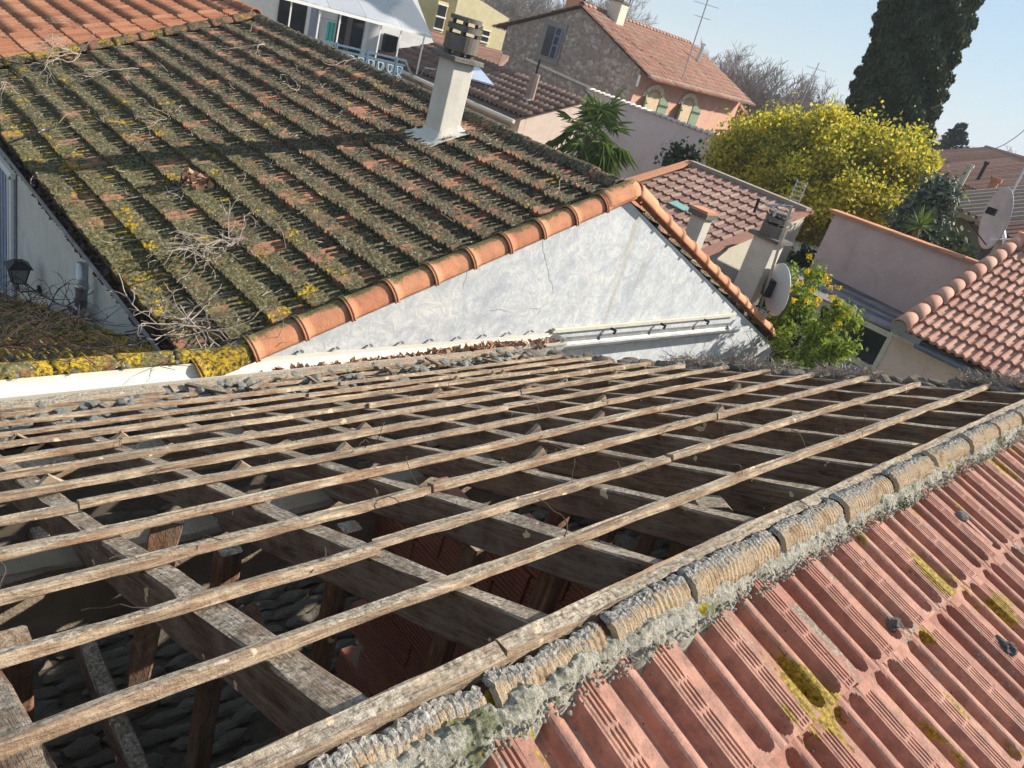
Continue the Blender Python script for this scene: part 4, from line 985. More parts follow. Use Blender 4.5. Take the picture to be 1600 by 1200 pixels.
wall_poly('wall', [(gx1 - .05, gy0 + .2, GZ), (gx1 - .05, gy1, GZ), (gx1 - .05, gy1, gz1 - .0), (gx1 - .05, gy0 + .2, gz1 - .0)], (.15, 0, 0), MAT['cream'], G)
m = MB(); m.bar((gx0, gy0 + .02, gz(gx0) - .01), (gx1 + .1, gy0 + .02, gz1 - .01), .22, .06); m.build('verge_strip', MAT['pink_tile'], G)
m = MB(); m.bar((gx0, gy1, gz(gx0) + .0), (gx1, gy1, gz1 + .0), .2, .06); m.build('verge_strip', MAT['cap_orange'], G)
m = MB(); m.bar((gx1 + .02, gy0, gz1 + .0), (gx1 + .02, gy1, gz1 + .0), .24, .09); m.build('ridge_strip', MAT['grey_tile'], G)
p = onp(1128, 318, tuple(N), Vector((gx1, gy0, gz1)).dot(N)); 
m = MB(); m.bar(onp(1050, 318, tuple(N), Vector((gx1, gy0, gz1)).dot(N)) + N * .03, onp(1075, 331, tuple(N), Vector((gx1, gy0, gz1)).dot(N)) + N * .03, .22, .03, N); m.build('green_glass_tile', plain('green_glass', C(.30, .52, .46), .3, .1), G)
wall_poly('wall', [(gx1 + .1, gy0 + .1, GZ), (gx1 + 2.4, gy0 + .1, GZ), (gx1 + 2.4, gy0 + .1, -4.2), (gx1 + .1, gy0 + .1, -4.2)], (0, .2, 0), MAT['cream'], G)
# small chimney with flat slab in front of it
def block_chimney(root, c, w, d, z0, z1, mat, slab=True):
    m = MB(); m.box((c[0], c[1], (z0 + z1) / 2), (w, d, z1 - z0)); o = m.build('shaft', mat, root); bv = o.modifiers.new('b', 'BEVEL'); bv.width = .01
    if slab: m = MB(); m.box((c[0], c[1], z1 + .035), (w + .09, d + .09, .07)); m.build('slab', MAT['concrete'], root)
c1 = thing('slab_topped_chimney', (10.35, 6.35, -3.0), 'narrow pale chimney with thick flat slab, behind the right arm of the orange gable edge', 'chimney')
block_chimney(c1, (10.35, 6.35), .22, .26, zr(10.35) - .2, -1.93, MAT['chimney']); m = MB(); m.box((10.35, 6.35, -1.84), (.28, .32, .04)); m.build('top_slab', MAT['cap_orange'], c1)
# chimney 2 with round cowl, casts shade on the gable
c2 = thing('cowled_grey_chimney', (11.0, 5.55, -3.2), 'pale grey chimney with round slotted cowl beside the satellite dish and leaning mast', 'chimney')
block_chimney(c2, (11.0, 5.50), .30, .38, zr(11.0) - .3, -1.95, MAT['chimney'], False)
m = MB(); m.box((11.0, 5.50, -1.92), (.44, .54, .05)); m.build('capping_slab', MAT['concrete'], c2)
round_cowl(c2, (11.0, 5.50), .19, -1.89, MAT['concrete'])
ms = thing('leaning_antenna_mast', ony(1188, 482, 5.13), 'tall thin leaning mast strapped to the orange gable edge, carrying a crossed television antenna', 'antenna')
mb_, mt_ = ony(1186, 486, 5.13), ony(1237, 322, 5.05)
m = MB(); m.tube([mb_, mt_], .020, 8); m.build('pole', MAT['steel'], ms)
m = MB(); m.tube([mb_ + Vector((.0, 0, .06)), mb_ + Vector((-.16, .0, .10)), mb_ + Vector((-.16, 0, -.12)), mb_ + Vector((-.02, 0, -.14))], .02, 5); m.build('bracket', MAT['black'], ms)
dt = at(1195, 320, mt_.xy.length)
m = MB(); m.tube([mt_, dt], .014, 5); m.build('boom', MAT['steel'], ms)
for t_ in (.08, .2, .32, .44, .56): 
    q = mt_ + Vector((0, 0, .05 + t_ * .5)); m = MB(); m.tube([q - Vector((.05, -.05, 0)), q + Vector((.05, -.05, 0))], .009, 4); m.build('antenna_rod', MAT['steel'], ms)
m = MB(); m.tube([mt_ + Vector((-.05, .05, .05)), mt_ + Vector((-.05, .05, .36))], .008, 4); m.tube([mt_ + Vector((.05, -.05, .05)), mt_ + Vector((.05, -.05, .36))], .008, 4); m.build('side_rail', MAT['steel'], ms)
q1, q2, q3 = at(1186, 310, dt.xy.length), at(1178, 332, dt.xy.length), at(1213, 328, dt.xy.length)
m = MB(); m.tube([q1, q2], .022, 5); m.build('reflector_bar', MAT['black'], ms)
m = MB(); m.tube([q1, q3], .010, 5); m.tube([q3, at(1208, 338, dt.xy.length)], .02, 5); m.build('antenna_rod', MAT['steel'], ms)
d1 = thing('gable_satellite_dish', ony(1185, 452, 5.4), 'large pale satellite dish seen nearly edge-on at the foot of the leaning mast', 'satellite dish')
dc = ony(1209, 452, 5.05); dish(d1, dc, (1.0, -.72, .18), .40, plain('dish_grey', C(.50, .51, .52), .5, .05), .95)
m = MB(); m.box(dc + Vector((-.06, .06, 0)), (.10, .14, .26), Matrix.Rotation(-.6, 3, 'Z')); m.tube([dc + Vector((-.06, .06, 0)), mb_.lerp(mt_, .18)], .025, 6); m.build('mount', MAT['black'], d1)

# ---- rose shed wall (K)
K = thing('rose_wall_shed', (15.6, 5.5, GZ), 'shed with large blank rose-pink wall and red tile coping, right of the yellow tree', 'shed')
KX = 15.6
kz = onx(1400, 364, KX).z
A, B = onx(1305, 333, KX), onx(1530, 415, KX); bl_ = onx(1275, 432, KX)
zk = lambda y: A.z + (B.z - A.z) * (y - A.y) / (B.y - A.y)
wall_poly('wall', [(KX, A.y + .02, GZ), (KX, 2.2, GZ), (KX, 2.2, zk(2.2)), (KX, A.y, A.z)], (.22, 0, 0), MAT['pink_wall'], K)
wall_poly('wall', [(KX + .22, A.y, GZ), (KX + 3, A.y, GZ), (KX + 3, A.y, A.z - .7), (KX + .22, A.y, A.z - .05)], (0, -.2, 0), MAT['pink_wall'], K)
y = A.y + .12; k = 0
kcp = roll_tile(.30, .46, [(0, 0), (.1, .02), (.5, .035), (.9, .02), (1, 0)], MAT['cap_orange'], 1, 0, .02, 1, name='coping_tile')
while y > 2.2:
    a = Vector((KX - .06, y, zk(y) + .03)); b = Vector((KX - .06, y - .45, zk(y - .45) + .03)); m = MB(); m.bar((a + b) / 2 + (a - b) * .49 + Vector((.14, 0, 0)), (a + b) / 2 - (a - b) * .49 + Vector((.14, 0, 0)), .36, .045); m.build('coping_tile', MAT['cap_orange'], K, recalc=True); y -= .45
m = MB(); m.add([(KX + .1, A.y, A.z - .06), (KX + .1, 2.2, zk(2.2) - .06), (KX + 4, 2.2, zk(2.2) - 1.3), (KX + 4, A.y, A.z - 1.3)], [(0, 1, 2, 3)]); m.build('roof', MAT['old_tile'], K)

# ---- pink roofed house on the right (L)
Lh = thing('pink_tiled_house', (14, 1.5, GZ), 'house with neat pinkish tiled roof and rounded verge caps at the right picture edge', 'house')
lx0, ly1, lz0, lsl = 12.37, 3.62, -2.60, .378
lz = lambda x: lz0 + (x - lx0) * lsl
lprof = [(0, .002), (.1, .0), (.2, .004), (.30, .034), (.40, .038), (.5, .012), (.58, .0), (.68, .0), (.8, .030), (.9, .034), (1, .006)]
lt_ = [roll_tile(.262, .40, lprof, MAT['pink_tile'], 1, 0, .036, s) for s in range(2)]
V = Vector((-1, 0, -lsl)).normalized(); N = Vector((-lsl, 0, 1)).normalized(); Uy = V.cross(N).y
lay(Lh, Vector((lx0 + .375 * 11 / math.sqrt(1 + lsl ** 2), (-2.6 if Uy > 0 else ly1 - .08), lz0 + .375 * 11 * lsl / math.sqrt(1 + lsl ** 2))), V, N, 24, 11, .258, .375, lt_, 300, .003, name='pink_tile')
m = MB(); m.add([(lx0 + .02, -3, lz(lx0) - .05), (16.3, -3, lz(16.3) - .05), (16.3, ly1, lz(16.3) - .05), (lx0 + .02, ly1, lz(lx0) - .05)], [(0, 1, 2, 3)]); m.build('roof_deck', MAT['dark_twig'], Lh)
lcap = [half_cap(.125, .43, clay_mat('rose_cap', C(.46, .22, .15), C(.56, .31, .225), .35), -100, 100, 14, taper=.14, thick=.02, seed=s, name='verge_cap', nl=2) for s in range(2)]
dv = Vector((1, 0, lsl)).normalized()
for k in range(11):
    p = Vector((lx0 - .04, ly1 + .0, lz0 + .03)) + dv * (.375 * k); link(bpy.data.objects.new('verge_cap', lcap[k % 2]), Lh, frame_x(p, dv))
m = MB(); m.tube([Vector((lx0 - .045, ly1, lz0 - .0)), Vector((lx0 - .02, ly1, lz0 + .0))], .115, 16); m.build('mortar_plug', MAT['mortar'], Lh)
wall_poly('wall', [(12.72, -3, GZ), (12.72, 3.75, GZ), (12.72, 3.75, -2.80), (12.72, -3, -2.80)], (.2, 0, 0), MAT['pale_pink'], Lh)
wall_poly('wall', [(16.3, -3, GZ), (16.3, 3.6, GZ), (16.3, 3.6, lz(16.3) - .08), (16.3, -3, lz(16.3) - .08)], (.2, 0, 0), MAT['pale_pink'], Lh)
wall_poly('gable_wall', [(12.93, 3.45, GZ), (16.29, 3.45, GZ), (16.29, 3.45, lz(16.3) - .09), (12.93, 3.45, lz(12.93) - .09)], (0, .14, 0), MAT['pink_wall'], Lh)
m = MB(); m.bar((12.66, -3, -2.765), (12.66, 3.78, -2.765), .12, .08); m.build('eave_board', plain('cream_board', C(.55, .53, .44), .6, .1), Lh)
gutter('gutter', (12.40, -3, -2.70), (12.40, 3.3, -2.70), .085, MAT['dark_gutter'], Lh)
m = MB(); m.box((12.44, 3.42, -2.66), (.2, .34, .10)); m.build('gutter_end_box', MAT['lead'], Lh)
m = MB(); m.bar((16.25, -3, lz(16.25) + .1), (16.25, 3.7, lz(16.25) + .1), .3, .12); m.build('ridge_strip', MAT['cap_orange'], Lh)
# ---- sun room
SR = thing('glazed_sun_room', (13, 4.5, GZ), 'cream framed glazed sun room with dark reflective pane, grey curtain and sooty lean-to roof', 'sun room')
sx = 12.74
def sp(px, py): return onx(px, py, sx)
cf = MAT['white_paint']
y0, y1 = sp(1397, 522).y, 6.2
cfm = plain('cream_frame', C(.52, .50, .43), .5, .08)
for z in (-2.84, -3.46, -4.6): m = MB(); m.bar((sx, y0, z), (sx, y1, z), .08, .09); m.build('rail', cfm, SR)
for y in (y0 + .02, (y0 + y1) / 2 + .05, y1): m = MB(); m.bar((sx, y, -4.6), (sx, y, -2.84), .075, .075, (0, 1, 0)); m.build('mullion', cfm, SR)
m = MB(); m.box((sx + .03, (y0 + y1) / 2, -3.15), (.02, y1 - y0, .55)); m.build('glass_pane', MAT['glass'], SR)
m = MB(); m.box((sx + .03, (y0 + y1) / 2, -4.03), (.02, y1 - y0, 1.06)); m.build('glass_pane', MAT['glass'], SR)
for k in range(9):
    m = MB(); y = y0 + .12 + k * .085; m.tube([(sx + .0, y, -3.52), (sx + .0, y + .01, -4.5)], .045, 6); m.build('curtain_fold', MAT['curtain'], SR)
for k in range(6):
    x0 = sx - .08 + k * .47; m = MB(); m.box((x0 + .24, 5.1, -2.79 - k * .035), (.44, 3.0, .03), Matrix.Rotation(rnd(-.03, .03), 3, 'X')); m.build('roof_sheet', plain('sooty_sheet%d' % k, C(.10, .095, .10) if k % 2 else C(.20, .17, .17), .7, .4, 3), SR)
wall_poly('wall', [(sx, y0, GZ), (sx, y1, GZ), (sx, y1, -4.65), (sx, y0, -4.65)], (.2, 0, 0), MAT['pale_pink'], SR)
# ---- tall dish on the right edge
d2 = thing('roof_satellite_dish', at(1570, 375, 16.6), 'large old off-white satellite dish on a pole above the pink roof corner', 'satellite dish')
pc = at(1562, 342, 16.6); dish(d2, pc, (-.75, .55, -.15), .56, plain('old_dish', C(.46, .43, .42), .6, .15, 5), .62)
m = MB(); m.tube([at(1570, 385, 16.5), at(1566, 330, 16.7)], .03, 6); m.build('post', MAT['steel'], d2)
m = MB(); m.tube([at(1547, 374, 16.4), at(1583, 374, 16.4)], .016, 5); m.build('stay', MAT['white_paint'], d2)
m = MB(); m.box(at(1549, 330, 16.4), (.14, .14, .12)); m.build('motor', MAT['black'], d2)
pm = thing('thin_roof_pole', at(1570, 320, 18), 'thin bare aerial pole rising diagonally at the right picture edge', 'pole')
m = MB(); m.tube([at(1568, 325, 18), at(1602, 262, 18)], .025, 6); m.build('pole', MAT['steel'], pm)

# ---- mauve wall (F)
Fm = thing('mauve_boundary_wall', (24, 16, GZ), 'long smooth mauve wall with a scalloped line of tiles, behind the palm', 'wall')
FX = 24.0; A = onx(960, 156, FX); B = onx(1140, 224, FX)
wall_poly('wall', [(FX, A.y + 1.5, GZ), (FX, B.y - 3, GZ), (FX, B.y - 3, B.z), (FX, A.y + 1.5, B.z)], (.3, 0, 0), MAT['mauve'], Fm)
y = A.y + 1.4; sc_t = half_cap(.085, .42, plain('pale_coping', C(.62, .50, .44), .8, .15), -90, 90, 6, name='coping_tile', nl=1)
while y > B.y - 2.8:
    link(bpy.data.objects.new('coping_tile', sc_t), Fm, frame_x((FX - .1, y, B.z + .0), (1, 0, .1))); y -= .27
# ---- stone house with salmon front (C)
SH = thing('stone_gable_house', (27, 24, GZ), 'large rubble stone gabled house with weathered orange roof and salmon front with green arched shutters', 'house')
az0 = 10.0; d0 = azd(az0); dg_ = azd(az0 + 90); c0 = at(1003, 103, 35.0); c0 = Vector((c0.x, c0.y, 0))
ez, rz_ = -.60, .98
GW, GL = 7.4, 11.5
def SHp(s, g, z): return c0 + d0 * s + dg_ * g + Vector((0, 0, z))
wall_poly('gable_wall', [SHp(0, 0, GZ), SHp(0, GW, GZ), SHp(0, GW, ez - .1), SHp(0, GW / 2, rz_ - .1), SHp(0, 0, ez - .1)], d0 * .4, None or (lambda: 0)() or MAT['stone'], SH)
t = NT('rubble_masonry'); v1 = t.voro(5.5, 'F1', out=1); ve = t.voro(5.5, 'DISTANCE_TO_EDGE'); jn = t.ramp(ve, [(0.03, 1.0), (0.09, 0.0)])
bwc = t.n.new('ShaderNodeRGBToBW'); t.link(v1, bwc.inputs[0]); stc = t.ramp(bwc.outputs[0], [(0.2, C(.23, .175, .145)), (0.5, C(.29, .225, .19)), (0.7, C(.34, .28, .24)), (.85, C(.44, .38, .33))])
t.bump(ve, .03); MAT['rubble_wall'] = t.color(t.mix(jn, stc, C(.29, .225, .19)), .95)
SH.children  # keep
for ch_ in list(sc.collection.objects):
    if ch_.parent == SH and ch_.name.startswith('gable_wall'): ch_.data.materials.clear(); ch_.data.materials.append(MAT['rubble_wall'])
srm = [rock_mesh(s + 120, plain('pale_stone%d' % s, c, .95, .25, 6), .5, 1, 'stone', .5) for s, c in enumerate((C(.42, .36, .31), C(.34, .28, .24), C(.28, .215, .18)))]
mb = MB()
mbs = [MB(), MB(), MB()]
for _ in range(700):
    g = rnd(.15, GW - .15); z = rnd(-3.6, rz_ - .2)
    if z > ez + (rz_ - ez) * (1 - abs(g - GW / 2) / (GW / 2)) - .25: continue
    if abs(g - 4.75) < .75 and -1.75 < z < .3: continue
    q = random.choice((0, 1, 1, 2, 2)); s_ = rnd(.10, .24); me = srm[q]; M_ = Matrix.Translation(SHp(-.01, g, z)) @ Matrix.Rotation(R(az0 + 90), 4, 'Z') @ Matrix.Rotation(R(90), 4, 'X') @ Matrix.Rotation(rnd(-.5, .5), 4, 'Z') @ Matrix.Diagonal((s_ * 1.4, s_ * .85, .06, 1))
    mbs[q].add([M_ @ v.co for v in me.vertices], [tuple(p.vertices) for p in me.polygons])
for q in range(3): mbs[q].build('proud_stones', srm[q].materials[0], SH)['kind'] = 'stuff'
wall_poly('wall', [SHp(.02, -.01, GZ), SHp(GL - .01, -.01, GZ), SHp(GL - .01, -.01, ez - .1), SHp(.02, -.01, ez - .1)], dg_ * .35, MAT['salmon'], SH)
wall_poly('wall', [SHp(GL, 0, GZ), SHp(GL, GW, GZ), SHp(GL, GW, ez - .1), SHp(GL, GW / 2, rz_ - .1), SHp(GL, 0, ez - .1)], d0 * -.3, MAT['salmon'], SH)
wall_poly('wall', [SHp(.4, GW, GZ), SHp(GL - .3, GW, GZ), SHp(GL - .3, GW, ez - .1), SHp(.4, GW, ez - .1)], dg_ * -.3, MAT['salmon'], SH)
rprof = [(0, 0), (.2, .0), (.35, .05), (.5, .075), (.65, .05), (.8, 0), (1, 0)]
for sgn in (0, 1):
    e_pt = SHp(-.15, -.45 if not sgn else GW + .45, ez - .45 * (rz_ - ez) / (GW / 2)); r_pt = SHp(-.15, GW / 2, rz_)
    V = (e_pt - r_pt); Ls = V.length; V.normalize(); N = V.cross(d0); N = N if N.z > 0 else -N
    U = V.cross(N); O = r_pt if U.dot(d0) > 0 else r_pt + d0 * (GL + .3)
    tm = [roll_tile(.20, .40, rprof, MAT['old_tile'], 1, .0, .03, s) for s in range(2)]
    lay(SH, O, V, N, int((GL + .3) / .2), int(Ls / .37) + 1, .2, .375, tm, 0, .012, tilt=.02, stuff_name='roman_tile_field')
    m = MB(); off = N * -.05; m.add([r_pt + off, r_pt + d0 * (GL + .3) + off, e_pt + d0 * (GL + .3) + off, e_pt + off], [(0, 1, 2, 3)]); m.build('roof_deck', MAT['dark_tile'], SH)
rcc = half_cap(.14, .4, MAT['old_tile'], -90, 90, 8, taper=.15, name='ridge_cap', nl=1)
for k in range(int(GL / .36)): link(bpy.data.objects.new('ridge_cap', rcc), SH, frame_x(SHp(.36 * k - .1, GW / 2, rz_ + .04), d0))
m = MB(); m.tube([SHp(-.1, -.55, ez - .22), SHp(GL + .1, -.55, ez - .22)], .07, 8); m.build('eave_gutter', plain('verdigris', C(.25, .27, .2), .7, .3), SH)
m = MB(); m.bar(SHp(-.05, -.1, -2.15), SHp(-.05, 5.8, -1.75), .06, .10); m.build('pipe_run', MAT['cream'], SH)
# gable window
wz = -.75
m = MB(); m.bar(SHp(-.03, 4.75, wz - .85), SHp(-.03, 4.75, wz + .85), .06, 1.25, dg_); wso = m.build('window', plain('stone_surround', C(.22, .20, .18), .9), SH)
m = MB(); m.bar(SHp(-.06, 4.75, wz - .62), SHp(-.06, 4.75, wz + .62), .06, .72, dg_); m.build('pane', MAT['glass'], wso)
m = MB(); m.bar(SHp(-.11, 4.6, wz - .62), SHp(-.11, 4.6, wz + .62), .03, .05, dg_); m.bar(SHp(-.11, 4.27, wz - .1), SHp(-.11, 4.6, wz - .1), .03, .05); m.bar(SHp(-.11, 4.27, wz + .3), SHp(-.11, 4.6, wz + .3), .03, .04); m.bar(SHp(-.11, 4.27, wz - .62), SHp(-.11, 4.27, wz + .62), .03, .05, dg_); m.build('casement', plain('blue_casement', C(.18, .2, .35), .5), wso)
# arched windows with open shutters
shm = plain('sage_shutter', C(.40, .52, .34), .6, .12, 6); stm = plain('pale_arch_stone', C(.66, .60, .46), .9, .1)
def arched(sc0, zc, w=1.0):
    nrm = -dg_
    P = lambda s, z, o=0: SHp(sc0 + s, -.02, zc + z) + nrm * o
    poly = [P(-w / 2, -1.1, .0), P(w / 2, -1.1, .0), P(w / 2, .45, .0)] + [P(w / 2 * math.cos(R(a)), .45 + .28 * math.sin(R(a)), .0) for a in range(20, 180, 20)] + [P(-w / 2, .45, .0)]
    m = MB(); m.prism(poly, nrm * .03); m.build('blind', plain('tan_blind', C(.50, .38, .25), .9), SH, recalc=True)
    for k in range(7):
        a0, a1 = R(180 * k / 7), R(180 * (k + 1) / 7 - 3); q = [P(r_ * w * math.cos(a), .45 + r_ * w * .62 * math.sin(a) * 1.0, .0) for r_, a in ((.5, a0), (.72, a0), (.72, a1), (.5, a1))]
        m = MB(); m.prism(q, nrm * .06); m.build('voussoir', stm, SH, recalc=True)
    for sg in (-1, 1):
        hx = P(sg * w / 2, 0, .03); out = (d0 * sg * .80 + nrm * .60).normalized() if sg < 0 else (d0 * .9 + nrm * .43).normalized()
        tp = hx + out * .5; pl = [hx + Vector((0, 0, -1.1)), tp + Vector((0, 0, -1.1)), tp + Vector((0, 0, .38)), hx + Vector((0, 0, .68))]
        m = MB(); m.prism(pl, out.cross(Vector((0, 0, 1))).normalized() * .04); sho = m.build('shutter', shm, SH, recalc=True)
        for zb in (-.7, .25): m = MB(); m.bar(hx + Vector((0, 0, zb)) + nrm * .05, tp + Vector((0, 0, zb)) + nrm * .05, .03, .07); m.build('shutter_ledge', plain('dark_hinge', C(.1, .14, .09), .7), sho)
arched(1.8, -2.15, 1.35); arched(5.35, -2.15, 1.35)
m = MB(); m.bar(SHp(8.6, -.2, -3.9), SHp(8.6, -.2, -2.6), .05, 1.0, d0); m.build('closed_shutter', plain('dark_green_shutter', C(.14, .22, .13), .7), SH)
m = MB(); m.bar(SHp(-.1, -.1, ez - .3), SHp(-.15, -.15, ez - .75), .08, .08); m.build('bracket', MAT['white_paint'], SH)
# chimneys and pipe on that roof
def rooftop(px, py, dist): return at(px, py, dist)
cc = thing('iron_capped_chimney', SHp(1.6, GW / 2 - .6, rz_), 'square cream chimney with black iron spark guard on the stone house ridge', 'chimney')
b_ = SHp(2.15, GW / 2 - .45, 0); m = MB(); m.box((b_.x, b_.y, 1.0), (.62, .62, 1.2), Matrix.Rotation(R(az0), 3, 'Z')); m.build('shaft', MAT['cream'], cc)
m = MB(); m.box((b_.x, b_.y, 1.64), (.76, .76, .08), Matrix.Rotation(R(az0), 3, 'Z')); m.build('slab', MAT['concrete'], cc)
for sx_, sy_ in ((-1, -1), (1, -1), (1, 1), (-1, 1)): m = MB(); q = b_ + d0 * .3 * sx_ + dg_ * .3 * sy_; m.tube([(q.x, q.y, 1.68), (q.x, q.y, 1.98)], .03, 5); m.build('post', MAT['black'], cc)
m = MB(); m.box((b_.x, b_.y, 2.0), (.72, .72, .05), Matrix.Rotation(R(az0), 3, 'Z')); m.build('lid', MAT['concrete'], cc)
c5 = thing('low_pot_chimney', SHp(.8, GW / 2 + .8, rz_), 'low wide chimney with small dark pots left of the iron capped one', 'chimney')
b5 = SHp(.9, GW / 2 + .9, 0); m = MB(); m.box((b5.x, b5.y, .95), (.9, .5, .5), Matrix.Rotation(R(az0 + 90), 3, 'Z')); m.build('shaft', MAT['cap_orange'], c5)
for k in range(3): q = b5 + dg_ * (.3 * (k - 1)); m = MB(); m.tube([(q.x, q.y, 1.2), (q.x, q.y, 1.42)], .07, 6); m.tube([(q.x, q.y, 1.42), (q.x, q.y, 1.46)], .12, 6); m.build('pot', MAT['black'], c5)
pp_ = thing('metal_flue', SHp(9.0, 1.8, .2), 'thin leaning metal flue pipe near the right end of the stone house roof', 'flue')
q = SHp(8.8, 1.9, .0); m = MB(); m.tube([(q.x, q.y, -.1), (q.x + .05, q.y, 1.05)], .09, 8); m.build('pipe', MAT['steel'], pp_); m = MB(); m.tube([(q.x + .05, q.y, 1.08), (q.x + .05, q.y, 1.16)], .13, 8); m.build('cowl', MAT['steel'], pp_)
for (xa, ya, xb, yb, dd, lab) in ((1083, 74, 1110, -12, 38, 'tall television antenna standing behind the stone house ridge against the sky'), (978, 30, 992, -8, 39, 'thin aerial mast beside the low pot chimney'), (1260, 142, 1280, 98, 48, 'small television antenna above the bare trees')):
    a, b = at(xa, ya, dd), at(xb, yb, dd); an = thing('television_antenna', a, lab, 'antenna', 'television antennas on the skyline'); m = MB(); m.tube([a - Vector((0, 0, 1.5)), b], .03, 5); m.build('pole', MAT['steel'], an)
    yagi(an, a.lerp(b, .78), azd(-60), 1.1, 6, .5); yagi(an, a.lerp(b, .55), azd(-40), .7, 4, .6)
# side annex right of the salmon house
AN = thing('salmon_annex', SHp(13, 0, GZ), 'lower salmon annex with small tiled roof stepping down right of the stone house', 'house')
wall_poly('wall', [SHp(GL + .05, .6, GZ), SHp(GL + 6, .6, GZ), SHp(GL + 6, .6, -2.6), SHp(GL + .05, .6, -1.0)], dg_ * 4, MAT['salmon'], AN)
m = MB(); rp0, rp1 = SHp(GL + .05, .2, -1.0), SHp(GL + 6.2, .2, -2.65); m.prism([rp0, rp1, rp1 + Vector((0, 0, .15)), rp0 + Vector((0, 0, .15))], dg_ * 4.8); m.build('roof', MAT['old_tile'], AN, recalc=True)

# ---- dull brown roof with skylight (D)
D = thing('skylight_roof_house', (20, 18, GZ), 'low dull brown tiled house with white skylight and grey gutter, left of the palm', 'house')
dx0 = 15.0; dz0 = -2.55; dsl = .33
A = onx(705, 145, dx0); B = onx(842, 200, dx0)
dz = A.z * .5 + B.z * .5
Wd = 6.5
V = Vector((-1, 0, -dsl)).normalized(); N = Vector((-dsl, 0, 1)).normalized(); Uy = V.cross(N).y; Ld = 2.7
top = Vector((dx0, 0, dz)) - V * Ld; y0_, y1_ = 15.75, A.y + 5
dtm = [roll_tile(.21, .42, rprof, MAT['dark_tile'], 1, 0, .03, s) for s in range(2)]
lay(D, Vector((top.x, y0_ if Uy > 0 else y1_, top.z)), V, N, int((y1_ - y0_) / .21), int(Ld / .4), .21, .4, dtm, 0, .005, stuff_name='brown_tile_field')
m = MB(); m.add([(dx0, y0_, dz - .04), (top.x, y0_, top.z - .04), (top.x, y1_, top.z - .04), (dx0, y1_, dz - .04)], [(0, 1, 2, 3)]); m.build('roof_deck', MAT['dark_twig'], D)
wall_poly('wall', [(dx0 + .3, y0_ + .1, GZ), (dx0 + .3, y1_, GZ), (dx0 + .3, y1_, dz + .04), (dx0 + .3, y0_ + .1, dz + .04)], (.2, 0, 0), MAT['pale_pink'], D)
wall_poly('wall', [(dx0 + .51, y0_ + .1, GZ), (top.x, y0_ + .1, GZ), (top.x, y0_ + .1, top.z - .06), (dx0 + .51, y0_ + .1, dz + .09)], (0, .2, 0), MAT['pale_pink'], D)
m = MB(); m.tube([(dx0 - .03, y0_, dz - .06), (dx0 - .03, y1_, dz - .06)], .055, 8); m.build('gutter', MAT['white_gutter'], D)
m = MB(); m.tube([(dx0 + .2, y0_ + .4, dz - .32), (dx0 + .2, y1_, dz - .32)], .06, 8); m.build('pipe_run', MAT['white_gutter'], D)
cD = Vector((dx0, 0, dz)).dot(N)
qs = [onp(px, py, tuple(N), cD) + N * .10 for px, py in ((733, 112), (745, 108), (772, 141), (735, 130))]
m = MB(); m.prism(qs, N * .05); m.build('skylight', plain('skylight', C(.62, .68, .78), .25), D, recalc=True)
fp = onp(826, 158, tuple(N), cD); m = MB(); m.tube([fp - Vector((0, 0, .1)), fp + Vector((0, 0, .75))], .13, 8); m.build('flue', plain('brown_flue', C(.28, .2, .17), .8), D); m = MB(); m.tube([fp + Vector((0, 0, .75)), fp + Vector((0, 0, 1.15))], .035, 6); m.build('flue_tip', MAT['black'], D); m = MB(); m.tube([fp - Vector((0, 0, .1)), fp + Vector((0, 0, .06))], .17, 8); m.build('flashing', MAT['white_paint'], D)

# ---- red striped roof and yellow building (B)
E2 = thing('red_striped_roof', (27, 33, GZ), 'small red-brown canal tiled roof in front of the yellow building', 'house')
a, b, c_, d_ = at(672, 52, 34), at(785, 84, 34), at(776, 106, 31.5), at(640, 84, 31.5)
V = (c_ - b).normalized(); Ud = (b - a).normalized(); N = Ud.cross(V); N = N if N.z > 0 else -N; N.normalize()
m = MB(); m.prism([a + (a - b) * .1, b + (b - a) * .1, c_, d_], Vector((0, 0, -.2))); m.build('roof_deck', MAT['dark_tile'], E2, recalc=True)
for k in range(13):
    t_ = (k + .5) / 13; p, q = a.lerp(d_, t_), b.lerp(c_, t_); m = MB(); m.tube([p + Vector((0, 0, .03)), q + Vector((0, 0, .03))], .085, 6); m.build('tile_roll', MAT['old_tile'], E2)
wall_poly('wall', [Vector((d_.x, d_.y, GZ)), Vector((c_.x, c_.y, GZ)), c_ - Vector((0, 0, .25)), d_ - Vector((0, 0, .25))], azd(60) * .3, MAT['cream'], E2)
YB = thing('yellow_building', (28, 38, GZ), 'pale yellow rendered two-sided building behind the chimney cowl, with small sash windows', 'building')
yc = at(702, 60, 44); ya = azd(-6); yb_ = azd(84); yw = lambda px, py: onp(px, py, (yb_.x, yb_.y, 0), yc.dot(yb_))
E_ = yw(793, 40); top0 = yw(735, -20)
L_ = (E_ - yc).dot(ya); ztop = yw(789, 27).z
def YP(s, z): return Vector((yc.x, yc.y, 0)) + ya * s + Vector((0, 0, z))
tl = yw(712, -20).z
wall_poly('wall', [YP(0, GZ), YP(L_, GZ), YP(L_, ztop), YP(L_ * .45, ztop + (tl - ztop) * .6), YP(0, ztop + (tl - ztop) * .9)], yb_ * 8, MAT['yellow_wall'], YB)
wall_poly('wall', [YP(-.02, GZ), YP(-3.6, GZ) + yb_ * 3, YP(-3.6, 6) + yb_ * 3, YP(-.02, 6)], yb_ * .4, MAT['yellow_dark'], YB)
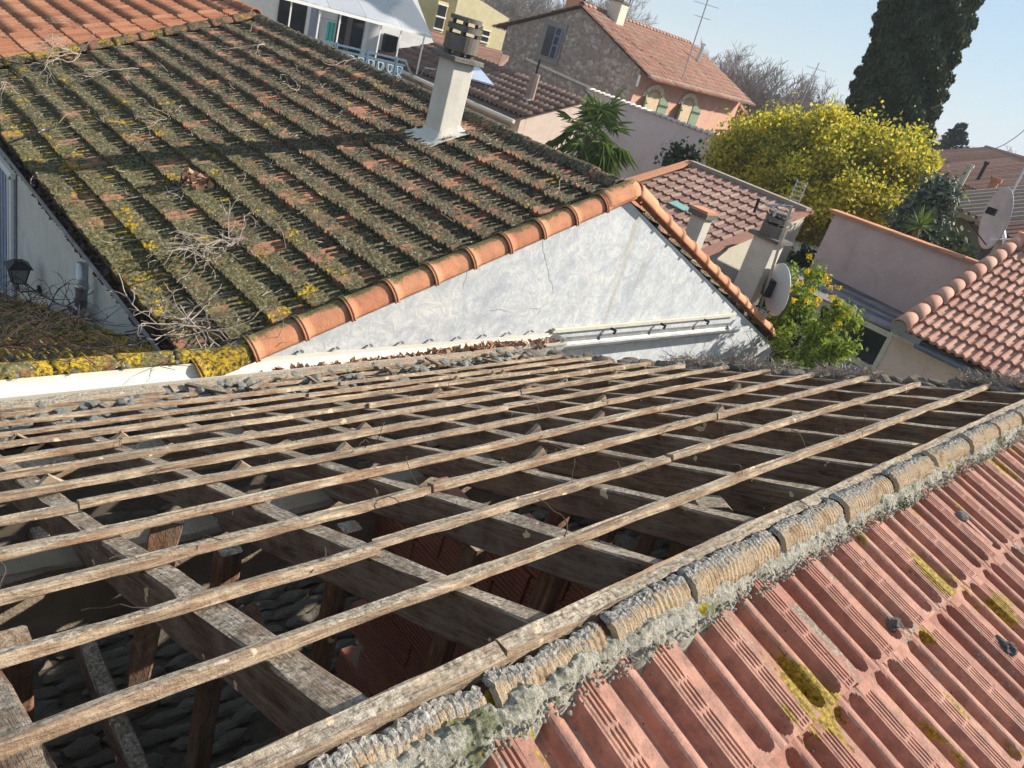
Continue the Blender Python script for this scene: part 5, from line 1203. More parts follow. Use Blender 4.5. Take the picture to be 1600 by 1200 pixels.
for (px, py, w_, h_, nm) in ((687, 26, .62, 1.15, 0), (757, 56, .55, .6, 0)):
    c = yw(px, py); m = MB(); m.bar(c + ya * -w_ / 2 - yb_ * .04 , c + ya * w_ / 2 - yb_ * .04, .10, h_ + .3); wyo = m.build('window', MAT['yellow_dark'], YB)
    m = MB(); m.bar(c + ya * (-w_ / 2 + .08) - yb_ * .08, c + ya * (w_ / 2 - .08) - yb_ * .08, .10, h_); m.build('pane', MAT['glass'], wyo)
    for zz in (-.5, 0, .5): m = MB(); q = c + Vector((0, 0, zz * h_)); m.bar(q + ya * -w_ / 2 - yb_ * .13, q + ya * w_ / 2 - yb_ * .13, .04, .07); m.build('glazing_bar', MAT['white_paint'], wyo)

# ---- white terrace house (A)
TH_ = thing('white_terrace_house', (14, 24, GZ), 'white house with dark glass doors under a translucent canopy and a blue iron balcony', 'house')
taz = -7.0; ta = azd(taz); tb = azd(taz + 90); tc = at(560, 60, 27.5); tw = lambda px, py, o=0.0: onp(px, py, (tb.x, tb.y, 0), tc.dot(tb) + o)
def TP(s, z, o=0.0): return Vector((tc.x, tc.y, 0)) + ta * s + tb * o + Vector((0, 0, z))
def ts(px, py, o=0.0): return (tw(px, py, o) - tc).dot(ta)
Lx, Rx = ts(330, 0), ts(668, 130)
zf = tw(560, 84).z - .2
wall_poly('wall', [TP(Lx - 4, GZ), TP(Rx, GZ), TP(Rx, tw(672, 72).z), TP(ts(640, 0), tw(645, -5).z + .3), TP(Lx - 4, 4.5)], tb * .4, MAT['white_wall'], TH_)
wall_poly('wall', [TP(Rx - .1, GZ, .4), TP(Rx - .1, GZ, 5), TP(Rx - .1, 2, 5), TP(Rx - .1, tw(672, 72).z, .4)], ta * .1, MAT['white_wall'], TH_)
def rect(nm, px0, px1, pyt, pyb, mat, o=.04, th=.05):
    s0, s1 = ts(px0, (pyt + pyb) / 2), ts(px1, (pyt + pyb) / 2); zt_, zb_ = tw((px0 + px1) / 2, pyt).z, tw((px0 + px1) / 2, pyb).z
    m = MB(); m.bar(TP((s0 + s1) / 2, zb_, -o), TP((s0 + s1) / 2, zt_, -o), th, abs(s1 - s0), ta); return m.build(nm, mat, TH_)
dgl = MAT['glass']
rect('glass_door', 434, 478, -20, 58, dgl); rect('glass_door', 524, 566, 14, 86, dgl)
rect('curtain', 482, 492, -5, 60, MAT['curtain'], .08); rect('curtain', 538, 546, 22, 82, plain('brown_curtain', C(.16, .12, .11), .9), .08)
rect('door_frame', 477, 482, -10, 62, MAT['white_paint'], .1); rect('door_frame', 494, 499, -5, 66, MAT['white_paint'], .1); rect('door_frame', 566, 572, 20, 90, MAT['white_paint'], .1)
# canopy
z_c = tw(600, 34).z; cp0, cp1 = ts(436, -14, -3), ts(672, 56, -3)
a0_ = tw(436, -12, -2.6); a1_ = tw(675, 58, -2.6); zc_ = (a0_.z + a1_.z) / 2
s0_, s1_ = (a0_ - tc).dot(ta) - 3, (a1_ - tc).dot(ta)
npan = 7
canm = []
for kk_ in range(2):
    pm_ = plain('canopy_sheet%d' % kk_, C(.70, .73, .77) if kk_ else C(.64, .67, .72), .35, .05, 2); nt_ = pm_.node_tree; tb_ = nt_.nodes.new('ShaderNodeBsdfTranslucent'); tb_.inputs[0].default_value = (.85, .87, .9, 1)
    tp_ = nt_.nodes.new('ShaderNodeBsdfTransparent'); m1 = nt_.nodes.new('ShaderNodeMixShader'); m1.inputs[0].default_value = .45; m2 = nt_.nodes.new('ShaderNodeMixShader'); m2.inputs[0].default_value = .45
    nt_.links.new(nt_.nodes['Principled BSDF'].outputs[0], m1.inputs[1]); nt_.links.new(tb_.outputs[0], m1.inputs[2]); nt_.links.new(m1.outputs[0], m2.inputs[1]); nt_.links.new(tp_.outputs[0], m2.inputs[2]); nt_.links.new(m2.outputs[0], nt_.nodes['Material Output'].inputs[0]); canm.append(pm_)
for k in range(npan):
    q0, q1 = s0_ + (s1_ - s0_) * k / npan + .02, s0_ + (s1_ - s0_) * (k + 1) / npan - .02
    m = MB(); m.prism([TP(q0, zc_, -2.6), TP(q1, zc_, -2.6), TP(q1, zc_ + 1.15, .0), TP(q0, zc_ + 1.15, .0)], Vector((0, 0, .03))); m.build('canopy_panel', canm[k % 2], TH_, recalc=True)
m = MB(); m.bar(TP(s0_, zc_ - .05, -2.6), TP(s1_, zc_ - .05, -2.6), .08, .08); m.build('canopy_beam', MAT['white_paint'], TH_)
rl_z = tw(590, 84, -2.6).z
for px in (452, 498, 531, 597, 630, 668):
    s_ = ts(px, 40, -2.6); m = MB(); m.bar(TP(s_, GZ, -2.55), TP(s_, zc_, -2.55), .036, .036, ta); m.build('canopy_post', MAT['white_paint'], TH_)
# blue balcony
BL = thing('blue_iron_balcony', TP(0, zf, -2.6), 'ornate blue wrought iron balcony railing of the white terrace house', 'railing')
blm = plain('blue_iron', C(.10, .17, .24), .5, .15); pa, pb = tw(505, 62, -2.7), tw(634, 97, -2.7); zr_t = (pa.z + pb.z) / 2; sa, sb = (pa - tc).dot(ta) - 1.5, (pb - tc).dot(ta)
Hh = .95
for zz in (0, -Hh, -.14, -Hh + .12): m = MB(); m.bar(TP(sa, zr_t + zz, -2.72), TP(sb, zr_t + zz, -2.72), .05, .05); m.build('rail', blm, BL)
npn = int((sb - sa) / .30)
for k in range(npn + 1):
    s_ = sa + (sb - sa) * k / npn
    if k % 3 == 0: m = MB(); m.bar(TP(s_, zr_t - Hh - .1, -2.72), TP(s_, zr_t + .05, -2.72), .06, .06, ta); m.build('railing_post', blm, BL)
    if k < npn:
        cs = s_ + .15; m = MB()
        for zz in (-.30, -.55, -.72):
            pts = [TP(cs + .12 * math.cos(R(q)), zr_t + zz + .11 * math.sin(R(q)), -2.72) for q in range(0, 361, 45)]; m.tube(pts, .020, 4)
        m.tube([TP(cs - .1, zr_t - Hh, -2.72), TP(cs - .02, zr_t - .5, -2.72), TP(cs - .1, zr_t - .12, -2.72)], .020, 4); m.tube([TP(cs + .1, zr_t - Hh, -2.72), TP(cs + .02, zr_t - .5, -2.72), TP(cs + .1, zr_t - .12, -2.72)], .014, 4); m.build('scroll', plain('pale_blue_iron', C(.36, .48, .58), .5, .1) if k == 0 else bpy.data.materials['pale_blue_iron'], BL)
m = MB(); m.box(TP((sa + sb) / 2, zr_t - Hh - .15, -1.35), (sb - sa, 2.8, .15), Matrix.Rotation(R(taz), 3, 'Z')); m.build('balcony_floor', MAT['cream'], TH_)
STR = thing('outside_stair_railing', TP(sb + 1, zf - 1, -2.6), 'pale iron stair railing descending right of the blue balcony', 'railing')
q0, q1 = tw(634, 97, -2.7), tw(655, 142, -2.7); m = MB(); m.tube([q0, q1], .035, 5); m.tube([q0 - Vector((0, 0, .5)), q1 - Vector((0, 0, .5))], .025, 5); m.build('handrail', MAT['steel'], STR)
q0, q1 = tw(664, 106, -2.7), tw(684, 110, -2.7); m = MB(); m.tube([q0, q1], .035, 5); m.build('handrail', MAT['steel'], STR)
for k in range(7): m = MB(); p = q0.lerp(q1, k / 6); m.tube([p, p - Vector((0, 0, 1.4)) - ta * (.5)], .018, 4); m.build('baluster', MAT['steel'], STR)
tow = thing('teal_towel', tw(518, 50, -.6), 'teal towel hanging from the rack between the two glass doors', 'towel')
m = MB(); s0, s1 = ts(510, 50, -.6), ts(522, 50, -.6); zt_, zb_ = tw(516, 34, -.6).z, tw(516, 64, -.6).z
vs = []; nn = 8
for j in range(9):
    for i in range(nn + 1): vs.append(TP(s0 + (s1 - s0) * i / nn, zt_ + (zb_ - zt_) * j / 8, -.6 - .03 * math.sin(i * 1.6)))
fs = [(j * (nn + 1) + i, j * (nn + 1) + i + 1, (j + 1) * (nn + 1) + i + 1, (j + 1) * (nn + 1) + i) for j in range(8) for i in range(nn)]
m.add(vs, fs); o = m.build('cloth', plain('teal_cloth', C(.08, .42, .38), .9, .1), tow); sm = o.modifiers.new('s', 'SOLIDIFY'); sm.thickness = .015
m = MB(); m.tube([TP(s0 - .3, zt_ + .05, -.6), TP(s1 + .2, zt_ + .05, -.6)], .015, 4); m.tube([TP(s0 - .3, zt_ + .3, -.6), TP(s0 - .2, zb_ - .3, -.6)], .015, 4); m.build('rack', MAT['steel'], tow)
wl_ = thing('wall_lamp_box', tw(606, 65), 'black box lamp on the white terrace wall behind the thin posts', 'lamp')
m = MB(); m.box(tw(606, 66) - tb * .15, (.42, .25, .5), Matrix.Rotation(R(taz), 3, 'Z')); m.build('lamp_box', MAT['black'], wl_)
lw = thing('wall_display_frame', tw(636, 80), 'dark metal frame leaning against the white terrace wall', 'frame')
f_ = [tw(px, py, -.3) for px, py in ((622, 76), (646, 84), (640, 124), (617, 116))]
for k in range(4): m = MB(); m.tube([f_[k], f_[(k + 1) % 4]], .03, 5); m.build('frame_bar', MAT['lead'], lw)

# ---- distant roofs on the right (N)
def simple_house(name, lab, pl, d0_, pr, d1_, py_e, rise, depth, wallm, roofm, group='distant houses beyond the dish'):
    """front eave from pixel pl at distance d0_ to pixel pr at d1_; the roof rises away from the camera"""
    a, b = at(pl[0], pl[1], d0_), at(pr[0], pr[1], d1_); z = (a.z + b.z) / 2
    d = Vector((b.x - a.x, b.y - a.y, 0)).normalized(); n = Vector((-d.y, d.x, 0)); n = n if n.dot(Vector((a.x, a.y, 0))) > 0 else -n
    root = thing(name, (a.x, a.y, GZ), lab, 'house', group); a0, b0 = Vector((a.x, a.y, z)), Vector((b.x, b.y, z))
    dn = lambda p: Vector((p.x, p.y, GZ))
    wall_poly('wall', [dn(a0), dn(b0), b0, a0], n * .3, wallm, root)
    for e, q in ((a0, d * .3), (b0, d * -.3)):
        wall_poly('wall', [dn(e + n * .3), dn(e + n * depth), e + n * depth, e + n * depth / 2 + Vector((0, 0, rise)), e + n * .3], q, wallm, root)
    for sg in (0, 1):
        e0 = a0 - d * .2 + (n * -.3 if not sg else n * (depth + .3)) + Vector((0, 0, -.05)); r0 = a0 - d * .2 + n * depth / 2 + Vector((0, 0, rise + .05)); Lr = (b0 - a0).length + .4
        m = MB(); m.prism([e0, e0 + d * Lr, r0 + d * Lr, r0], Vector((0, 0, .12))); m.build('roof', roofm, root, recalc=True)
        nr = int(Lr / .33)
        mb = MB()
        for k in range(nr):
            q = d * (k + .5) * Lr / nr; mb.tube([e0 + q + Vector((0, 0, .13)), r0 + q + Vector((0, 0, .13))], .09, 5, cap=False)
        mb.build('tile_rolls', roofm, root)['kind'] = 'stuff'
    m = MB(); m.tube([a0 - d * .2 + n * depth / 2 + Vector((0, 0, rise + .2)), b0 + d * .2 + n * depth / 2 + Vector((0, 0, rise + .2))], .13, 7); m.build('ridge', roofm, root)
    return root
simple_house('grey_roofed_shed', 'shabby grey-brown roofed shed with blue-grey end wall above the yucca', (1468, 312), 25, (1548, 362), 22.5, 0, 1.0, 5, MAT['grey_wall'], MAT['grey_tile'])
simple_house('distant_brown_house', 'distant house with long brown roof just right of the cypress foot', (1452, 262), 42, (1530, 312), 36, 0, 1.5, 7, MAT['pale_pink'], MAT['old_tile'])
simple_house('distant_red_house', 'farthest red roofed house, directly below the small dark conifer', (1440, 243), 60, (1500, 262), 56, 0, 1.4, 8, MAT['pink_wall'], MAT['old_tile'])
simple_house('distant_pale_house', 'distant pale house with red roof behind the right satellite dish', (1530, 312), 40, (1625, 350), 36, 0, 1.6, 7, MAT['cream'], MAT['old_tile'])
simple_house('corner_brown_house', 'brown roofed house touching the right picture edge above the pink roof', (1560, 372), 22, (1680, 424), 19, 0, 1.1, 5, MAT['white_wall'], MAT['brown_tile'])
for (xa, ya, xb, yb, dd, r_, mt_n, lab) in ((1500, 290, 1516, 262, 34, .09, 'cream', 'thin cream flue on the distant roofs, leftmost of three'), (1526, 284, 1543, 258, 38, .07, 'black', 'thin dark pole between the distant roof flues'), (1546, 300, 1556, 283, 33, .14, 'cap_orange', 'short thick terracotta flue on the distant roofs')):
    a, b = at(xa, ya, dd), at(xb, yb, dd); fl_ = thing('roof_flue', a, lab, 'flue'); m = MB(); m.tube([a - Vector((0, 0, .8)), Vector((a.x, a.y, b.z))], r_, 7); m.build('pipe', MAT[mt_n], fl_); m = MB(); m.tube([Vector((a.x, a.y, b.z)), Vector((a.x, a.y, b.z + .12))], r_ * 1.5, 7); m.build('cowl', MAT[mt_n], fl_)
WS = thing('corrugated_shed_roof', (19, 8.3, GZ), 'pale corrugated lean-to roof between the brown tiled house and the rose wall', 'shed')
zc = -4.35; a = onz(1232, 395, zc); b = onz(1300, 402, zc); 
for k in range(14):
    p = at(1228 + 6 * k, 378 + 1.5 * k, 21); q = at(1222 + 5 * k, 420 + 1.5 * k, 18.5); m = MB(); m.tube([p, q], .09, 6); m.build('tile_roll', plain('buff_sheet', C(.52, .46, .38), .8, .2) if k == 0 else bpy.data.materials['buff_sheet'], WS)
m = MB(); m.prism([at(1215, 376, 21.2), at(1312, 400, 21.2), at(1295, 442, 18.5), at(1200, 420, 18.5)], Vector((0, 0, -.15))); m.build('roof_sheet', MAT['cream'], WS, recalc=True)

# ================================================================== PLANTS
def leafmat(name, c0, c1, c2, trans=0.25, scale=1.2):
    t = NT(name); tt = t.tint(); col = t.ramp(tt, [(0.0, c0), (0.5, c1), (1.0, c2)])
    col = t.mix(t.ramp(t.noise(scale, 4, .6), [(0.35, 0.0), (0.65, 0.6)]), col, c0)
    t.color(col, .6, spec=.25)
    tr = t.n.new('ShaderNodeBsdfTranslucent'); t.sock(col, tr.inputs[0]); mx = t.n.new('ShaderNodeMixShader'); mx.inputs[0].default_value = trans
    out = t.n['Material Output']; t.link(t.b.outputs[0], mx.inputs[1]); t.link(tr.outputs[0], mx.inputs[2]); t.link(mx.outputs[0], out.inputs[0]); return t.m
def branch_tree(mb, p, d, L, r, depth, spread=.5, up=.15, kids=(2, 4), minr=.006, tips=None):
    n = 3; pts = [p]; rr = [r]
    for i in range(n):
        d = (d + Vector((rnd(-1, 1), rnd(-1, 1), rnd(-1, 1))) * .16 + Vector((0, 0, up * .3))).normalized(); pts.append(pts[-1] + d * L / n); rr.append(r * (1 - .4 * (i + 1) / n))
    mb.tube(pts, rr, 5 if r > .05 else 3, cap=False)
    if depth <= 0:
        if tips is not None: tips.append(pts[-1])
        return
    for k in range(random.randint(*kids)):
        q = pts[random.choice((1, 2, 3, 3))]; nd = (d + Vector((rnd(-1, 1), rnd(-1, 1), rnd(-.6, 1) + up)) * spread * 1.6).normalized()
        branch_tree(mb, q, nd, L * rnd(.6, .85), max(minr, rr[-1] * rnd(.5, .75)), depth - 1, spread, up, kids, minr, tips)
def clumps(n, centre, rad, k, cr, seedf=None):
    """leaf centres: k clumps spread through an ellipsoid, n leaves each"""
    cs = np.random.normal(size=(k, 3)); cs /= np.linalg.norm(cs, axis=1)[:, None]; cs *= (np.random.rand(k, 1) ** .4)
    cs = cs * np.array(rad) + np.array(centre)
    pts = cs.repeat(n, 0) + np.random.normal(size=(k * n, 3)) * cr * (0.6 + .8 * np.random.rand(k, 1)).repeat(n, 0)
    return pts
# cypress
cyp = thing('tall_cypress', tuple(at(1375, 238, 33).xy) + (GZ,), 'very tall dark green cypress leaning out of the top of the picture', 'tree')
cb = at(1375, 238, 33); cbase = Vector((cb.x, cb.y, GZ))
lv = leafmat('cypress_leaf', C(.020, .036, .016), C(.048, .072, .030), C(.11, .13, .05), .15, 1.4)
axis_t = at(1462, -30, 33.0); drift = Vector((axis_t.x - cb.x, axis_t.y - cb.y, 0)) / (axis_t.z - cb.z)
H_c = 19.5; N_ = 170000
tz = np.random.rand(N_); prof_r = lambda t_: 1.68 * np.clip(np.minimum(1, (t_ + .05) * 5), 0, 1) * np.clip(1 - ((t_ - .40) / .64) ** 4, .03, 1) * (1 - .30 * t_)
ang = np.random.rand(N_) * 2 * np.pi
lob = np.array([1 + .16 * nz(a * 1.3, t_ * 9) + .12 * nz(a * 3.1, t_ * 25, 3) for a, t_ in zip(np.cos(ang[:4000]) * 2 + np.sin(ang[:4000]), tz[:4000])])
lobf = 1 + .16 * np.sin(ang * 3 + tz * 26) * np.sin(tz * 41 + 1.3 * ang) + .13 * np.sin(ang * 7 + tz * 70) + .08 * np.sin(ang * 11 - tz * 130)
rr_ = prof_r(tz) * lobf * (1 - .22 * np.random.rand(N_) ** 2)
P_ = np.stack([cbase.x + rr_ * np.cos(ang), cbase.y + rr_ * np.sin(ang), GZ + .5 + tz * H_c], 1)
P_[:, 0] += drift.x * (P_[:, 2] - cb.z); P_[:, 1] += drift.y * (P_[:, 2] - cb.z)
v, f = quad_cloud(P_, .095, 2.0, np.array([0, 0, 1.6]), .8); cloud_obj('crown', v, f, lv, cyp)
m = MB(); m.tube([cbase, cbase + Vector((0, 0, 4)) , cbase + Vector((0, 0, 17)) + drift * 17], [.35, .8, .3], 10); m.build('trunk', MAT['dark_twig'], cyp)
# yellow mimosa
mi = thing('yellow_mimosa', tuple(at(1280, 270, 23).xy) + (GZ,), 'broad mimosa tree in full golden-yellow bloom below the cypress', 'tree')
mc = at(1285, 290, 23); mbase = Vector((mc.x, mc.y, GZ))
lg = leafmat('mimosa_green', C(.14, .17, .03), C(.26, .28, .04), C(.40, .39, .07), .5, 1.5)
ly = leafmat('mimosa_bloom', C(.52, .43, .03), C(.70, .58, .05), C(.80, .70, .12), .5, 1.8)
allp = []
for (px, py, dd, rx, rz, k) in ((1180, 235, 23, 1.1, .95, 34), (1235, 225, 24, 1.2, .9, 36), (1300, 225, 23.5, 1.1, .8, 34), (1350, 262, 22.5, 1.25, .9, 40), (1405, 262, 23, .85, .7, 26), (1260, 285, 22, 1.5, 1.1, 48), (1195, 290, 23, 1.2, 1.1, 40), (1330, 310, 22, 1.35, .95, 44), (1400, 300, 23, .95, .8, 30), (1240, 340, 22.5, 1.2, .7, 34), (1150, 255, 23.5, .8, .7, 20)):
    c = at(px, py, dd); allp.append(clumps(330, c, (rx * 1.04, rx * 1.04, rz * 1.04), k, .19))
P_ = np.concatenate(allp); hh = np.random.rand(len(P_))
v, f = quad_cloud(P_, .070, 1.5); fm = (hh < .68 + .25 * np.sin(P_[:, 0] * 1.7 + P_[:, 1] * 2.3) * np.sin(P_[:, 2] * 2.9 + 1)).astype(int); cloud_obj('crown', v, f, [lg, ly], mi, fm)
mb = MB()
for k in range(5): branch_tree(mb, mbase + Vector((rnd(-.3, .3), rnd(-.3, .3), 0)), Vector((rnd(-.5, .5), rnd(-.5, .5), 1)).normalized(), 2.0, .13, 4, .45, .2)
mb.build('trunk', MAT['dark_twig'], mi)
# fan palm
pa_ = thing('fan_palm', tuple(at(925, 215, 17.5).xy) + (GZ,), 'fan palm with dark green star-shaped fronds between the grey roofs', 'palm')
pc_ = at(925, 205, 17.5); pl_ = leafmat('palm_leaf', C(.05, .09, .022), C(.12, .185, .04), C(.24, .31, .07), .35, 3)
m = MB(); m.tube([(pc_.x, pc_.y, GZ), (pc_.x + .05, pc_.y, (GZ + pc_.z) / 2), pc_ - Vector((0, 0, .1))], [.2, .16, .15], 10); m.build('trunk', MAT['dark_twig'], pa_)
for k in range(38):
    az = rnd(0, 6.28); el = rnd(-.75, 1.35); d = Vector((math.cos(az) * math.cos(el), math.sin(az) * math.cos(el), math.sin(el))); st = rnd(.38, .78)
    hub = pc_ + d * st - Vector((0, 0, .05)); side = d.cross(Vector((0, 0, 1))).normalized(); up_ = side.cross(d).normalized(); m = MB(); m.tube([pc_, pc_ + d * st * .5 + Vector((0, 0, .04)), hub], .010, 3)
    for j in range(13):
        a = R(-105 + 210 * j / 12); dd_ = (d * math.cos(a) + side * math.sin(a)); Lf = rnd(.44, .62) * (1 - .18 * abs(a) / 2); w = .026
        p1 = hub + dd_ * Lf * .38 - up_ * .03 * abs(math.sin(a)); p2 = hub + dd_ * Lf - Vector((0, 0, .10 + .10 * rnd() + (.14 if el < .1 else 0))) ; s2 = dd_.cross(up_).normalized() * w / 2
        m.add([hub, p1 - s2 + up_ * .012, p2, p1 + s2 + up_ * .012], [(0, 1, 2), (0, 2, 3)], rnd())
    m.build('frond', pl_, pa_)
# flowering bush by the sun room
bu = thing('yellow_flowering_bush', tuple(onx(1265, 520, 11.6).xy) + (GZ,), 'leafy light green bush with yellow flower heads in front of the sun room', 'bush')
bg_ = leafmat('bush_leaf', C(.12, .18, .02), C(.24, .31, .035), C(.38, .44, .06), .45, 2.5); bf = leafmat('bush_flower', C(.55, .38, .01), C(.75, .52, .01), C(.8, .62, .03), .3, 3)
L1 = []; fl1 = []; stems = MB()
bb = onx(1255, 640, 11.2)
for (px, py, X, rr0, k) in ((1225, 440, 12.2, .22, 9), (1215, 500, 11.6, .28, 14), (1255, 470, 11.8, .25, 12), (1285, 520, 11.2, .25, 12), (1240, 540, 11.2, .32, 16), (1310, 490, 11.2, .16, 8), (1318, 545, 10.9, .16, 9), (1285, 560, 10.8, .20, 10), (1335, 500, 10.9, .07, 3), (1275, 440, 12.0, .18, 6), (1225, 575, 10.8, .25, 10)):
    c = onx(px, py, X); L1.append(clumps(56, c, (rr0 * 1.05, rr0 * 1.05, rr0 * 1.2), k, .06))
    stems.tube([Vector((11.4, 5.6, GZ)), (Vector((11.4, 5.6, -5)) + c) / 2 + Vector((0, 0, -.1)), c], [.02, .012, .005], 4)
for px, py in ((1293, 440), (1297, 450), (1310, 450), (1270, 455), (1290, 433), (1262, 424), (1265, 400), (1320, 490), (1330, 486), (1325, 492), (1334, 510), (1310, 505), (1302, 515), (1275, 475), (1280, 468), (1235, 450), (1250, 443), (1300, 465), (1312, 475), (1262, 470), (1240, 470)):
    c = onx(px, py, 11.1); fl1.append(np.random.normal(size=(34, 3)) * .022 + np.array(c))
P_ = np.concatenate(L1); v, f = quad_cloud(P_, .040, 2.1); cloud_obj('foliage', v, f, bg_, bu)
P_ = np.concatenate(fl1); v, f = quad_cloud(P_, .030, 1.0); cloud_obj('flowers', v, f, bf, bu)['kind'] = 'stuff'; stems.build('stem', MAT['dark_twig'], bu)
# olive, yucca, dark shrubs
ol = thing('olive_tree', tuple(at(1435, 335, 20).xy) + (GZ,), 'silvery olive tree tucked below the yellow mimosa at its right', 'tree')
lo = leafmat('olive_leaf', C(.05, .07, .045), C(.11, .14, .10), C(.22, .26, .21), .1, 2)
P_ = np.concatenate([clumps(150, at(px, py, 20), (r_, r_, r_ * .9), k, .14) for px, py, r_, k in ((1436, 350, .45, 26), (1462, 305, .22, 14), (1418, 372, .35, 16), (1450, 325, .30, 16))]); v, f = quad_cloud(P_, .06, 2.6); cloud_obj('crown', v, f, lo, ol)
mb = MB(); c = at(1435, 345, 20); mb.tube([(c.x, c.y, GZ), c], [.14, .07], 7); mb.build('trunk', MAT['dark_twig'], ol)
yu = thing('spiky_yucca', tuple(at(1440, 352, 18.5).xy) + (GZ,), 'bright green spiky yucca head above the rose wall coping', 'plant')
yc_ = at(1438, 353, 18.5); ym = leafmat('yucca_leaf', C(.08, .14, .03), C(.16, .25, .05), C(.26, .36, .08), .2, 4); m = MB()
for k in range(110):
    az = rnd(0, 6.28); el = rnd(-.5, 1.4); d = Vector((math.cos(az) * math.cos(el), math.sin(az) * math.cos(el), math.sin(el))); s = d.cross(Vector((0, 0, 1))).normalized() * .016; L = rnd(.42, .62)
    m.add([yc_ - s, yc_ + d * L - Vector((0, 0, .05)), yc_ + s], [(0, 1, 2)], rnd())
m.build('leaf_rosette', ym, yu); m = MB(); m.tube([(yc_.x, yc_.y, GZ), yc_], .07, 7); m.build('trunk', MAT['dark_twig'], yu)
dk = leafmat('dark_shrub', C(.015, .03, .012), C(.04, .065, .025), C(.09, .12, .05), .15, 2)
for (px, py, dd, r_, k, lab) in ((1255, 430, 19, .6, 26, 'dark evergreen shrub in the gap below the corrugated roof'), (1475, 400, 19, .28, 12, 'dark shrub at the foot of the blue-grey wall'), (1060, 256, 22, .35, 10, 'small dark shrub tips showing over the brown roof ridge'), (1200, 300, 27, 1.1, 30, 'shaded shrub behind the mimosa')):
    sh = thing('dark_shrub', tuple(at(px, py, dd).xy) + (GZ,), lab, 'shrub'); P_ = clumps(110, at(px, py, dd), (r_, r_, r_), k, .14); v, f = quad_cloud(P_, .09, 1.6); cloud_obj('foliage', v, f, dk, sh)
    c = at(px, py, dd); m = MB(); m.tube([(c.x, c.y, GZ), c], .05, 5); m.build('stem', MAT['dark_twig'], sh)
# dry vine on the far corner of our wall
mb = MB()
for _ in range(120):
    p = ony(1165, 555, 4.75) + Vector((rnd(-.9, .5), rnd(-.25, .15), rnd(-.35, .05))); d = Vector((rnd(-1, 1), rnd(-.6, .6), rnd(-.2, 1))).normalized(); pts = [p]
    for i in range(7): d = (d + Vector((rnd(-1, 1), rnd(-1, 1), rnd(-1, .7))) * .45).normalized(); pts.append(pts[-1] + d * .07)
    mb.tube(pts, .0038, 3, cap=False)
vd_ = thing('dry_vine', ony(1165, 560, 4.7), 'tangled leafless vine sprawling over the far corner by the grey gutter', 'vine')
mb.build('stems', MAT['twig'], vd_)
P_ = np.array([tuple(ony(1165, 560, 4.75) + Vector((rnd(-.6, .45), rnd(-.2, .1), rnd(-.3, .0)))) for _ in range(260)]); v, f = quad_cloud(P_, .035, 1.5); cloud_obj('withered_leaves', v, f, MAT['leaf_dry'], vd_)
for cx_, tt_, lab in ((5.42, 1.25, 'matted clump of dead grass on the end wall, second nearest the ridge'), (5.45, 1.9, 'dead grass clump on the end wall in front of the curtained glazing'), (5.5, 2.6, 'small dead grass clump on the end wall below the yellow bush'), (5.5, .35, 'dead grass clump at the top of the end wall by the ridge')):
    ns = thing('straw_clump', slope(cx_, tt_, -.03), lab, 'dry grass', 'dead grass clumps on the end wall'); mb = MB()
    for _ in range(230):
        p = slope(cx_ + rnd(-.06, .08), tt_ + rnd(-.22, .22), -.0 + .02); d = Vector((rnd(-1, 1), rnd(-1, 1), rnd(-.1, .8))).normalized(); mb.tube([p, p + d * .04 + Vector((0, 0, .025)), p + d * rnd(.07, .13)], .0016, 3, cap=False)
    mb.build('dry_stalks', MAT['twig'], ns)['kind'] = 'stuff'
# bare trees on the skyline
bt_m = plain('bare_branch', C(.29, .25, .23), .95, .2, 2); protos = []
for s in range(4):
    mb = MB(); tr_ = MB(); tr_.tube([(0, 0, 0), (.1, 0, 2.0), (0, .1, 3.6)], [.22, .18, .15], 6)
    for k in range(5): branch_tree(mb, Vector((0, .1, 3.2 + .2 * k)), Vector((rnd(-1, 1), rnd(-1, 1), .9)).normalized(), 2.2, .10, 5, .5, .12, (3, 4), .018)
    protos.append((mesh_of(mb.v, mb.f, bt_m, name='branches'), mesh_of(tr_.v, tr_.f, bt_m, name='trunk')))
kk = 0
for (px, py, dd, sc_, lab) in ((1165, 178, 52, .78, 'bare tree just right of the stone house roof end'), (1200, 188, 50, .80, 'dense bare tree second from the stone house'), (1240, 200, 54, .75, 'bare tree in the middle of the skyline group'), (1285, 205, 60, .7, 'low bare tree next to the cypress foot'), (1130, 130, 75, 1.0, 'hazy bare tree showing over the right end of the orange roof'), (1180, 150, 80, 1.0, 'tall hazy bare tree behind the skyline group'), (1535, 300, 62, .85, 'bare tree above the distant roofs, left of the dish'), (1572, 312, 60, .95, 'bare tree directly above the right dish'), (1598, 330, 55, .9, 'bare tree cut by the right picture edge'), (1560, 290, 90, 1.1, 'farther pale bare tree above the right dish'), (808, 20, 85, 1.0, 'bare tree rising behind the yellow building'), (850, 15, 90, 1.0, 'bare tree above the left slope of the stone gable'), (775, 10, 80, .95, 'bare tree against the sky left of the stone gable'), (980, 60, 95, 1.1, 'faint bare tree behind the iron capped chimney'), (940, 30, 100, 1.1, 'faintest bare tree just above the orange ridge')):
    p = at(px, py, dd); root = thing('bare_tree', (p.x, p.y, GZ), lab, 'tree', 'bare winter trees along the skyline')
    h_tree = 9.2 * sc_; top_z = p.z + 2.1
    s_ = (top_z - GZ) / 9.2; Ms = Matrix.Translation((p.x, p.y, GZ)) @ Matrix.Rotation(kk * 1.7, 4, 'Z') @ Matrix.Diagonal((s_ * 1.1, s_ * 1.1, s_, 1))
    link(bpy.data.objects.new('branches', protos[kk % 4][0]), root, Ms); link(bpy.data.objects.new('trunk', protos[kk % 4][1]), root, Ms); kk += 1
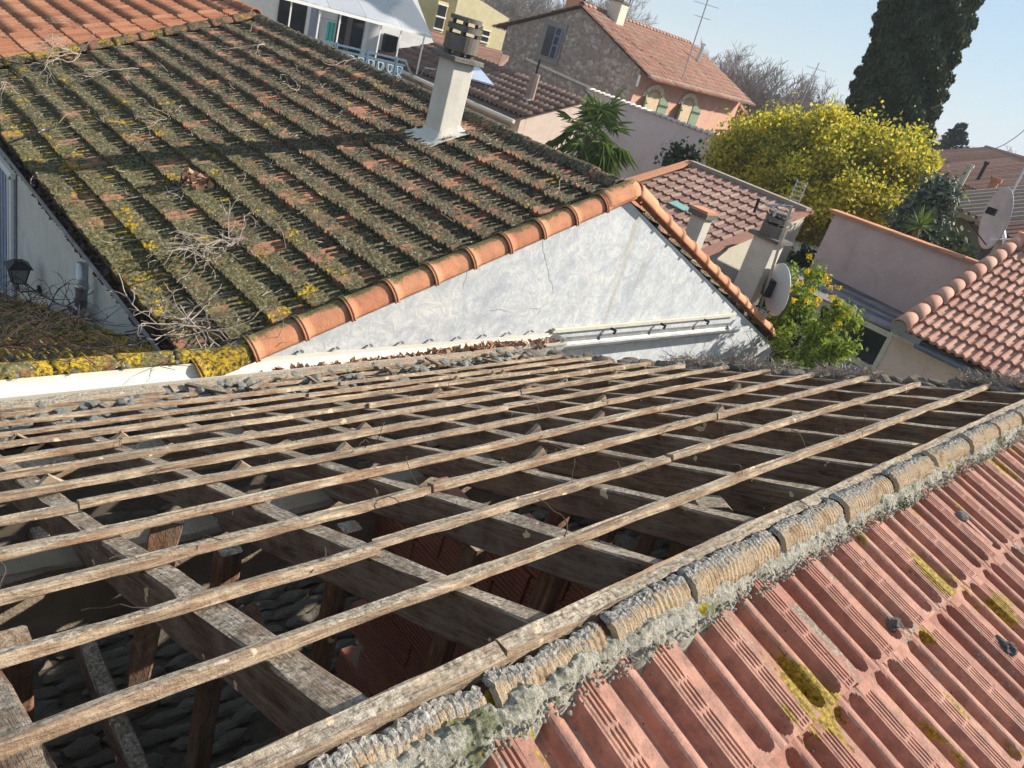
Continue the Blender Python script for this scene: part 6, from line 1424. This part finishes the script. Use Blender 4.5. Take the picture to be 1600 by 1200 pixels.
# small conifer
cf_ = thing('small_dark_conifer', tuple(at(1485, 232, 62).xy) + (GZ,), 'small dark layered conifer standing above the farthest red roof', 'tree')
c = at(1485, 232, 62); tp_ = at(1490, 194, 62); m = MB(); m.tube([(c.x, c.y, GZ), (c.x, c.y, tp_.z)], [.25, .05], 6); m.build('trunk', MAT['dark_twig'], cf_)
P_ = []
for k in range(80):
    t_ = rnd(); z = c.z - .6 + (tp_.z - c.z + .6) * t_; L = (1 - t_) * 1.25 + .2; az = rnd(0, 6.28)
    for j in range(50): q = rnd(.1, 1); P_.append((c.x + math.cos(az) * L * q + rnd(-.1, .1), c.y + math.sin(az) * L * q + rnd(-.1, .1), z + .18 * q + rnd(-.07, .07)))
v, f = quad_cloud(np.array(P_), .13, 1.8); cloud_obj('crown', v, f, leafmat('conifer_leaf', C(.015, .03, .025), C(.03, .05, .04), C(.06, .08, .06), .05, 1), cf_)
# far wooded band
P_ = []
for k in range(5000):
    az = R(rnd(-5, 75)); d = rnd(120, 260); P_.append((d * math.cos(az), d * math.sin(az), GZ + rnd(1.5, 5.2) + 1.5 * nz(az * 30, 2.0)))
v, f = quad_cloud(np.array(P_), 3.2, 1.2); props(cloud_obj('far_woodland', v, f, leafmat('far_leaf', C(.05, .06, .045), C(.09, .09, .07), C(.14, .13, .11), .05, .05), None), 'low band of hazy woodland along the horizon', 'woodland', kind='stuff')
# overhead wire
cw_ = thing('overhead_cable', at(1560, 228, 40), 'thin overhead cable crossing the sky at the right', 'cable')
a, b = at(1555, 232, 40), at(1640, 168, 30); m = MB(); m.tube([a.lerp(b, k / 8) - Vector((0, 0, .25 * math.sin(math.pi * k / 8))) for k in range(9)], .014, 4); m.build('cable', MAT['black'], cw_)

# ================================================================== AIR
m = MB(); m.box((0, 0, 11.0), (6100, 6100, 37.6)); hz = m.build('haze', None); hz.data.materials.clear()
hmat = bpy.data.materials.new('thin_haze'); hmat.use_nodes = True; nt_ = hmat.node_tree; nt_.nodes.clear(); o_ = nt_.nodes.new('ShaderNodeOutputMaterial'); pv = nt_.nodes.new('ShaderNodeVolumePrincipled')
pv.inputs['Color'].default_value = (.86, .92, 1, 1); pv.inputs['Density'].default_value = .0008; nt_.links.new(pv.outputs[0], o_.inputs['Volume']); hz.data.materials.append(hmat); hz['kind'] = 'stuff'
